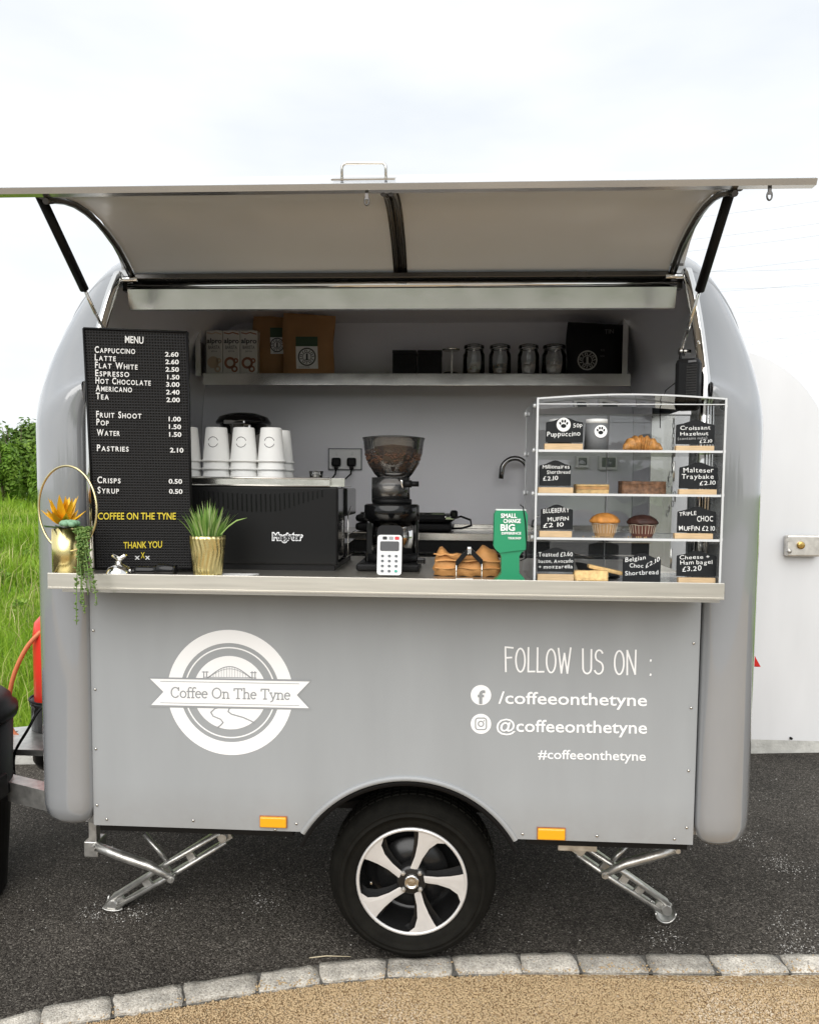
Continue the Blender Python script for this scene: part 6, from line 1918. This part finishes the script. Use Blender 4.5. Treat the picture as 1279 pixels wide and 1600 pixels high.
# ================================================================== UPPER SHELF
ys_ = 1.275
ZS = z1 - 0.009
for i, (a, c) in enumerate(((322, 347.5), (348.5, 374.5), (375.5, 402))):
    xa, xb = P(a, 550, ys_).x, P(c, 550, ys_).x
    zt2 = P(a, 516.5, ys_).z; xm2 = (xa + xb) / 2
    wl_ = ['left', 'middle', 'right'][i]
    t = thing('milk_carton', f'cream plant milk carton, {wl_} one of the three on the upper shelf', 'carton', (xm2, ys_, ZS), 'plant milk cartons on the upper shelf')
    ob('carton', B().box2((xa, ys_, ZS), (xb, ys_ + 0.075, zt2), 0.002), 'carton_cream', t)
    ob('cap', B().lathe([(0.014, 0), (0.014, 0.008), (0, 0.009)], (xm2 + 0.006, ys_ + 0.035, zt2), 14), 'carton_cream', t)
    b = B(); po = Vector((0, ys_ - 0.0006, 0))
    text(b, 'alpro', (a + 1.5, 536), (c - 1, 536.5), 7.5, po, N_, 0.02)
    ob('lettering', b, 'print_black', t, fix=False); b = B()
    text(b, 'BARISTA', (a + 4, 545.5), (c - 4, 545.5), 5.5, po, N_, 0.0)
    ob('lettering', b, 'print_black', t, fix=False); b = B()
    text(b, 'SOYA', (a + 8, 550), (c - 8, 550), 2.2, po, N_, 0.0)
    ob('lettering', b, 'print_black', t, fix=False)
    b = B()
    disc(b, a + 11, 567 if i else 566, 9, 0 if i == 0 else 5.2, ys_ - 0.0008, 24); disc(b, a + 18, 576.5, 5, 2.4, ys_ - 0.0008, 20); disc(b, a + 20, 563.5, 4, 1.5, ys_ - 0.0008, 20)
    L(b, [(a + 2, 520), (a + 9, 521.5), (a + 15, 519.5), (c - 2, 522)], 3.0, ys_ - 0.0008)
    ob('cup_picture', b, 'carton_brown' if i else 'carton_beige', t, fix=False)
def coffee_bag(px0, px1, py0, label, m_, y, lab, skew=0.0, grp='coffee bags on the upper shelf', th=0.075):
    xa, xb = P(px0, 550, y).x, P(px1, 550, y).x
    zt2 = P(px0, py0, y).z; h = zt2 - ZS
    t = thing('coffee_bag', label, 'coffee bag', ((xa + xb) / 2, y, ZS), grp)
    rows = []
    for j in range(13):
        v = j / 12; r = []
        thick = th * (1 - v ** 2.5) * 0.5 + 0.0025
        for i in range(13):
            u = i / 12
            bul = math.sin(PI * u) ** 0.5
            x = xa + (xb - xa) * u + skew * v * (1 if u > 0.5 else 0.5) * 0.02 + 0.004 * math.sin(v * 7 + u) * (u in (0, 1))
            r.append(Vector((x, y + th / 2 - thick * bul - 0.004 * math.sin(u * 11 + v * 9) * v, ZS + h * v - 0.016 * u * v * (1 if skew else 0.4))))
        rows.append(r)
    b = B().grid(rows)
    b.grid([[Vector((p.x, 2 * (y + th / 2) - p.y, p.z)) for p in r] for r in rows])
    ob('bag', b, m_, t)
    return t, xa, xb
def round_stamp(b, px, py, r, y):
    disc(b, px, py, r, r * 0.86, y, 32); disc(b, px, py, r * 0.52, r * 0.45, y, 24)
    for k in range(16):
        a_ = 2 * PI * k / 16
        L(b, [(px + r * 0.60 * math.cos(a_), py + r * 0.60 * math.sin(a_)), (px + r * 0.78 * math.cos(a_ + (0.1 if k % 3 else -0.1)), py + r * 0.78 * math.sin(a_ + (0.1 if k % 3 else -0.1)))], r * 0.13, y)
    L(b, [(px, py - r * 0.3), (px, py + r * 0.3)], r * 0.3, y); L(b, [(px - r * .2, py + r * .3), (px + r * .2, py + r * .3)], r * 0.12, y)
for px0, px1, py0, lb, yy, lab in ((392, 446, 489, 'folded kraft coffee bag leaning behind its larger neighbour on the upper shelf', 1.31, (422, 527, 443, 553)), (439, 519, 486, 'large kraft coffee bag with a green topped label on the upper shelf', 1.225, (462, 541, 496, 576))):
    t, xa, xb = coffee_bag(px0, px1, py0, lb, 'kraft', yy, lab, 0.3)
    yl = yy - 0.003
    b = B(); poly(b, [(lab[0], lab[1]), (lab[2], lab[1]), (lab[2] + 1, lab[3]), (lab[0] + 1, lab[3])], yl)
    o = ob('label', b, 'paper_white', t, fix=False)
    b = B(); poly(b, [(lab[0], lab[1] - 15), (lab[2], lab[1] - 15), (lab[2], lab[1]), (lab[0], lab[1])], yl - 0.0003)
    ob('label_band', b, 'label_green', o, fix=False)
    b = B(); round_stamp(b, (lab[0] + lab[2]) / 2 + (0.5), (lab[1] + lab[3]) / 2 - 1, 14 if px0 > 430 else 11, yl - 0.0006)
    text(b, 'COFFEE', (lab[0] + 5, lab[3] - 1.5), (lab[2] - 12, lab[3] - 1.5), 2.0, Vector((0, yl - 0.0003, 0)), N_)
    ob('stamp', b, 'print_black', o, fix=False)
t, xa, xb = coffee_bag(886, 972, 500, 'black coffee bag with a round grey emblem at the right of the upper shelf', 'foil_black', 1.24, None, 0.2, 'coffee bags on the upper shelf')
b = B(); round_stamp(b, 917, 563, 15.5, 1.236); ob('stamp', b, 'chalk_dim', t, fix=False)
b = B()
text(b, 'TIN', (944, 522), (958, 521), 7, Vector((0, 1.236, 0)), N_); ob('lettering', b, 'print_grey', t, fix=False); b = B(); text(b, 'KG', (938, 549), (944, 549), 3.5, Vector((0, 1.236, 0)), N_); ob('lettering', b, 'print_grey', t, fix=False); b = B(); text(b, 'NEW', (937, 558), (944, 558), 3, Vector((0, 1.236, 0)), N_)
ob('lettering', b, 'print_grey', t, fix=False)
for (a, c, lb) in ((613, 650, 'left'), (652, 690, 'right')):
    xa, xb = P(a, 560, 1.25).x, P(c, 560, 1.25).x
    tb_ = thing('black_box', f'plain black box, {lb} one of the pair in the middle of the upper shelf', 'box', ((xa + xb) / 2, 1.3, ZS), 'black boxes on the upper shelf')
    ob('box', B().box2((xa, 1.25, ZS), (xb, 1.35, P(a, 552, 1.25).z), 0.002), 'foil_black', tb_)
    ob('lid', B().box2((xa - 0.001, 1.249, P(a, 552, 1.25).z + 0.0005), (xb + 0.001, 1.351, P(a, 547, 1.25).z), 0.002), 'foil_black', tb_)
y2 = 1.235
c = P(704, 580, y2); zt2 = P(704, 544, y2).z
CFP = thing('plunger', 'tall steel coffee plunger with a flat disc top on the upper shelf', 'plunger', (c.x, y2, ZS))
ob('disc_top', B().lathe([(0.038, 0), (0.041, 0.003), (0.041, 0.007), (0.03, 0.010), (0, 0.010)], (c.x, y2 + 0.03, zt2 - 0.006), 28), 'stainless_plain', CFP)
ob('rod', B().tube([(c.x + 0.004, y2, ZS + 0.001), (c.x + 0.004, y2 + 0.012, zt2 - 0.004)], 0.0045, 10), 'decal_white', CFP)
ob('base', B().lathe([(0.037, 0), (0.037, 0.02), (0.03, 0.024), (0, 0.024)], (c.x, y2 + 0.045, ZS), 24), 'black_gloss', CFP)
fills = [('tea', 'white card and tea', 'glass storage jar with a white card inside, nearest the plunger'), ('tea', '', 'glass storage jar with dark filling, second from the plunger'), ('marsh', '', 'glass storage jar half full of pale pieces, third from the plunger'), ('marsh', '', 'glass storage jar full of pink and white marshmallows beside the black bag')]
for i, (a, c_) in enumerate(((723, 757), (763, 798), (808, 842), (846, 884))):
    y3 = 1.30
    cx_ = P((a + c_) / 2, 560, y3).x; r = (P(c_, 560, y3).x - P(a, 560, y3).x) / 2
    zt2 = P(a, 546, y3).z; h = zt2 - ZS
    t = thing('glass_jar', fills[i][2], 'jar', (cx_, y3, ZS), 'glass jars on the upper shelf')
    o_ = (cx_, y3, ZS)
    ob('jar', B().lathe([(r * 0.92, 0.001), (r, 0.008), (r, h * 0.80), (r * 0.86, h * 0.9), (r * 0.86, h), (r * 0.80, h), (r * 0.80, h * 0.9), (r * 0.94, h * 0.79), (r * 0.94, 0.010), (0, 0.008)], o_, 30), 'jar_glass', t)
    ob('lid', B().lathe([(r * 0.86, h), (r * 0.93, h + 0.004), (r * 0.93, h + 0.016), (r * 0.5, h + 0.024), (0, h + 0.025)], o_, 30), 'jar_glass', t)
    ob('wire_clip', B().tube([(cx_ - r * 0.9, y3 - 0.01, ZS + h), (cx_ - r * 0.5, y3 - r * 0.85, ZS + h * 0.98), (cx_ + r * 0.5, y3 - r * 0.85, ZS + h * 0.98), (cx_ + r * 0.9, y3 - 0.01, ZS + h)], 0.0016, 6).tube([(cx_ - 0.006, y3 - r, ZS + h * 0.75), (cx_, y3 - r * 1.02, ZS + h * 0.98), (cx_ + 0.006, y3 - r, ZS + h * 0.75)], 0.0014, 6), 'chrome', t)
    lev = (0.25, 0.3, 0.4, 0.42)[i]
    b = B().lathe([(r * 0.90, 0.012), (r * 0.92, h * lev), (r * 0.5, h * lev * 1.08), (0, h * lev)], o_, 20)
    for k in range(70 if i > 1 else 20):
        a_ = random.uniform(0, 2 * PI); q = math.sqrt(random.random())
        b.ball((cx_ + r * 0.84 * q * math.cos(a_), y3 + r * 0.84 * q * math.sin(a_), ZS + 0.015 + (h * lev) * random.random() * 1.1), 0.006, 6, 4, jit=0.2)
    fo = ob('filling', b, 'marsh' if i == 3 else fills[i][0], t); fo['kind'] = 'stuff'
    if i in (0, 1):
        p = P((a + c_) / 2, 570, y3 - r * 0.6)
        ob('card', B().prism([p + Vector((-0.028, 0, -0.028)), p + Vector((0.03, 0, -0.028)), p + Vector((0.036, 0, 0.018 - 0.01 * i)), p + Vector((-0.02, 0, 0.006))], (0, 1, 0), 0.002), 'cup_white' if i == 0 else 'cup_grey', t)

# ================================================================== SPEAKER ON THE RIGHT POST
y4 = -0.075
xa, xb = P(1056, 590, y4).x, P(1103, 590, y4).x
za, zb2 = P(1080, 640, y4).z, P(1080, 558, y4).z
SK = thing('speaker', 'small black portable speaker hanging on the right post above the display case', 'speaker', ((xa + xb) / 2, y4 + 0.02, za))
cxs = (xa + xb) / 2; wS = (xb - xa)
Rz = Matrix.Rotation(-0.55, 4, 'Z')
ob('case', B().box((cxs, y4 + 0.03, (za + zb2) / 2), (wS * 0.80, wS * 0.62, zb2 - za), Rz, 0.014), 'black_plastic', SK)
ctr = Vector((cxs, y4 + 0.03, (za + zb2) / 2))
side = Rz.to_3x3() @ Vector((0, -wS * 0.31 - 0.0008, 0)); ux = Rz.to_3x3() @ Vector((1, 0, 0))
gridd = [[ctr + side + ux * (wS * 0.36 * u) + Vector((0, 0, (zb2 - za) * 0.5 * v)) for u in (0.05, 1)] for v in (-0.85, 0.72)]
ob('grille', B().prism([gridd[0][0], gridd[0][1], gridd[1][1], gridd[1][0]], side, 0.001), 'speaker_mesh', SK)
b = B()
for k in range(16):
    z_ = -0.82 + k * 0.1
    b.tube([ctr + side * 1.02 + ux * (wS * 0.36 * 0.07) + Vector((0, 0, (zb2 - za) * 0.5 * z_)), ctr + side * 1.02 + ux * (wS * 0.36 * 0.98) + Vector((0, 0, (zb2 - za) * 0.5 * z_))], 0.0011, 5)
ob('grille_bars', b, 'black_plastic', SK)['kind'] = 'stuff'
p = ctr + side * 1.04 + ux * (wS * 0.2) + Vector((0, 0, (zb2 - za) * 0.42))
ob('badge', B().box(p, (wS * 0.26, 0.002, 0.006), Rz), 'print_grey', SK)
ob('strap', B().tube([ctr + Vector((-0.02, 0.02, (zb2 - za) * 0.5)), ctr + Vector((-0.015, 0.03, (zb2 - za) * 0.5 + 0.022)), ctr + Vector((0.0, 0.05, (zb2 - za) * 0.5 + 0.02))], 0.004, 8), 'black_plastic', SK)
ob('lead', B().tube([ctr + Vector((-0.028, 0.03, 0.01)), ctr + Vector((-0.05, 0.05, -0.01)), ctr + Vector((-0.06, 0.07, -0.06)), ctr + Vector((-0.055, 0.08, -0.12))], 0.0014, 6), 'black_plastic', SK)

# ================================================================== LEFT: gas bottle, hose, bin
yg = 0.95
gx = P(57, 1050, yg).x + 0.115
GB = thing('gas_bottle', 'red gas bottle standing in a black holder on the drawbar', 'gas bottle', (gx, yg, 0.45))
zt2 = P(64, 953, yg).z
ob('cylinder', B().lathe([(0.10, 0.47), (0.112, 0.50), (0.112, zt2 - 0.10), (0.105, zt2 - 0.05), (0.075, zt2 - 0.015), (0.03, zt2), (0.03, zt2 + 0.02), (0, zt2 + 0.02)], (gx, yg, 0), 32), 'gas_red', GB)
ob('collar', B().tube([(gx + 0.06 * math.cos(a), yg + 0.06 * math.sin(a), zt2 + 0.03) for a in [2 * PI * i / 20 for i in range(20)]], 0.008, 8, closed=True), 'gas_red', GB)
b = B(); 
zz1 = P(60, 1087, yg).z
HB = thing('bottle_holder', 'open black tub holding the red gas bottle', 'gas bottle holder', (gx, yg, 0.37))
ob('tub', B().lathe([(0.105, P(60, 1190, yg).z), (0.122, P(60, 1180, yg).z), (0.128, zz1), (0.132, zz1), (0.132, zz1 - 0.02), (0.124, zz1 - 0.03), (0.118, zz1 - 0.02), (0.114, 0.45), (0, 0.45)], (gx, yg, 0), 32), 'black_gloss', HB)
ob('rim', B().tube([(gx + 0.131 * math.cos(a), yg + 0.131 * math.sin(a), zz1) for a in [2 * PI * i / 32 for i in range(32)]], 0.005, 8, closed=True), 'black_plastic', HB)
hp_ = [(78, 972, 0.95), (66, 985, 0.86), (42, 1012, 0.84), (22, 1055, 0.84), (14, 1100, 0.84), (18, 1138, 0.84), (34, 1154, 0.80), (60, 1164, 0.78), (95, 1160, 0.80)]
kp = [P(*q) for q in hp_]
def smooth(pts, k=6):
    o = []
    for i in range(len(pts) - 1):
        a, b_, c, d = pts[max(0, i - 1)], pts[i], pts[i + 1], pts[min(len(pts) - 1, i + 2)]
        for j in range(k):
            t = j / k
            o.append(0.5 * ((2 * b_) + (c - a) * t + (2 * a - 5 * b_ + 4 * c - d) * t * t + (3 * b_ - a - 3 * c + d) * t ** 3))
    return o + [pts[-1]]
solo('gas_hose', B().tube(smooth(kp), 0.0095, 10), 'hose_orange', 'orange rubber gas hose looping from the red bottle', 'hose', kp[3])
kp = [P(*q) for q in ((80, 1095, 0.7), (60, 1112, 0.66), (44, 1140, 0.62), (24, 1175, 0.6), (22, 1205, 0.6), (26, 1216, 0.6))]
solo('power_cable', B().tube(smooth(kp), 0.006, 8), 'black_plastic', 'black cable hanging down in front of the drawbar', 'cable', kp[2])
yb_ = 0.32
bx_ = P(8, 1150, yb_).x
BN = thing('litter_bin', 'black plastic dustbin with a domed lid at the left edge', 'bin', (bx_ - 0.27, yb_, 0))
zl = P(20, 1128, yb_ - 0.1).z
ob('tub', B().lathe([(0.215, 0.0), (0.225, 0.02), (0.25, zl * 0.55), (0.262, zl * 0.56), (0.262, zl * 0.6), (0.255, zl * 0.61), (0.262, zl)], (bx_ - 0.27, yb_, 0), 48), 'black_plastic', BN)
ob('lid', B().lathe([(0.275, -0.035), (0.28, -0.02), (0.278, 0.0), (0.262, 0.012), (0.255, 0.035), (0.235, 0.052), (0.12, 0.075), (0, 0.082)], (bx_ - 0.27, yb_, zl), 48), 'black_plastic', BN)
ob('handle', B().box((bx_ - 0.012, yb_ - 0.03, zl * 0.62), (0.03, 0.09, 0.09), None, 0.01), 'black_plastic', BN)

# wire fence, a sliver of it showing past the white door
p = G(1276, 1150)
FN = thing('wire_fence', 'grey wire mesh fence, a sliver showing past the edge of the white door', 'fence', (2.4, 2.6, 0))
x0, x1, yF = P(1275, 1050, 2.6).x - 0.02, P(1275, 1050, 2.6).x + 2.5, 2.6
for k in range(2):
    b = B().tube([(x0 + k * 2.45, yF, 0), (x0 + k * 2.45, yF, 1.0)], 0.02, 8); ob('post', b, 'fence_wire', FN)
b = B()
for k in range(10): b.tube([(x0, yF, 0.08 + k * 0.1), (x1, yF, 0.08 + k * 0.1)], 0.003, 5)
for k in range(38): b.tube([(x0 + k * 0.065, yF, 0.02), (x0 + k * 0.065, yF, 0.98)], 0.0025, 5)
ob('mesh_wire', b, 'fence_wire', FN)['kind'] = 'stuff'
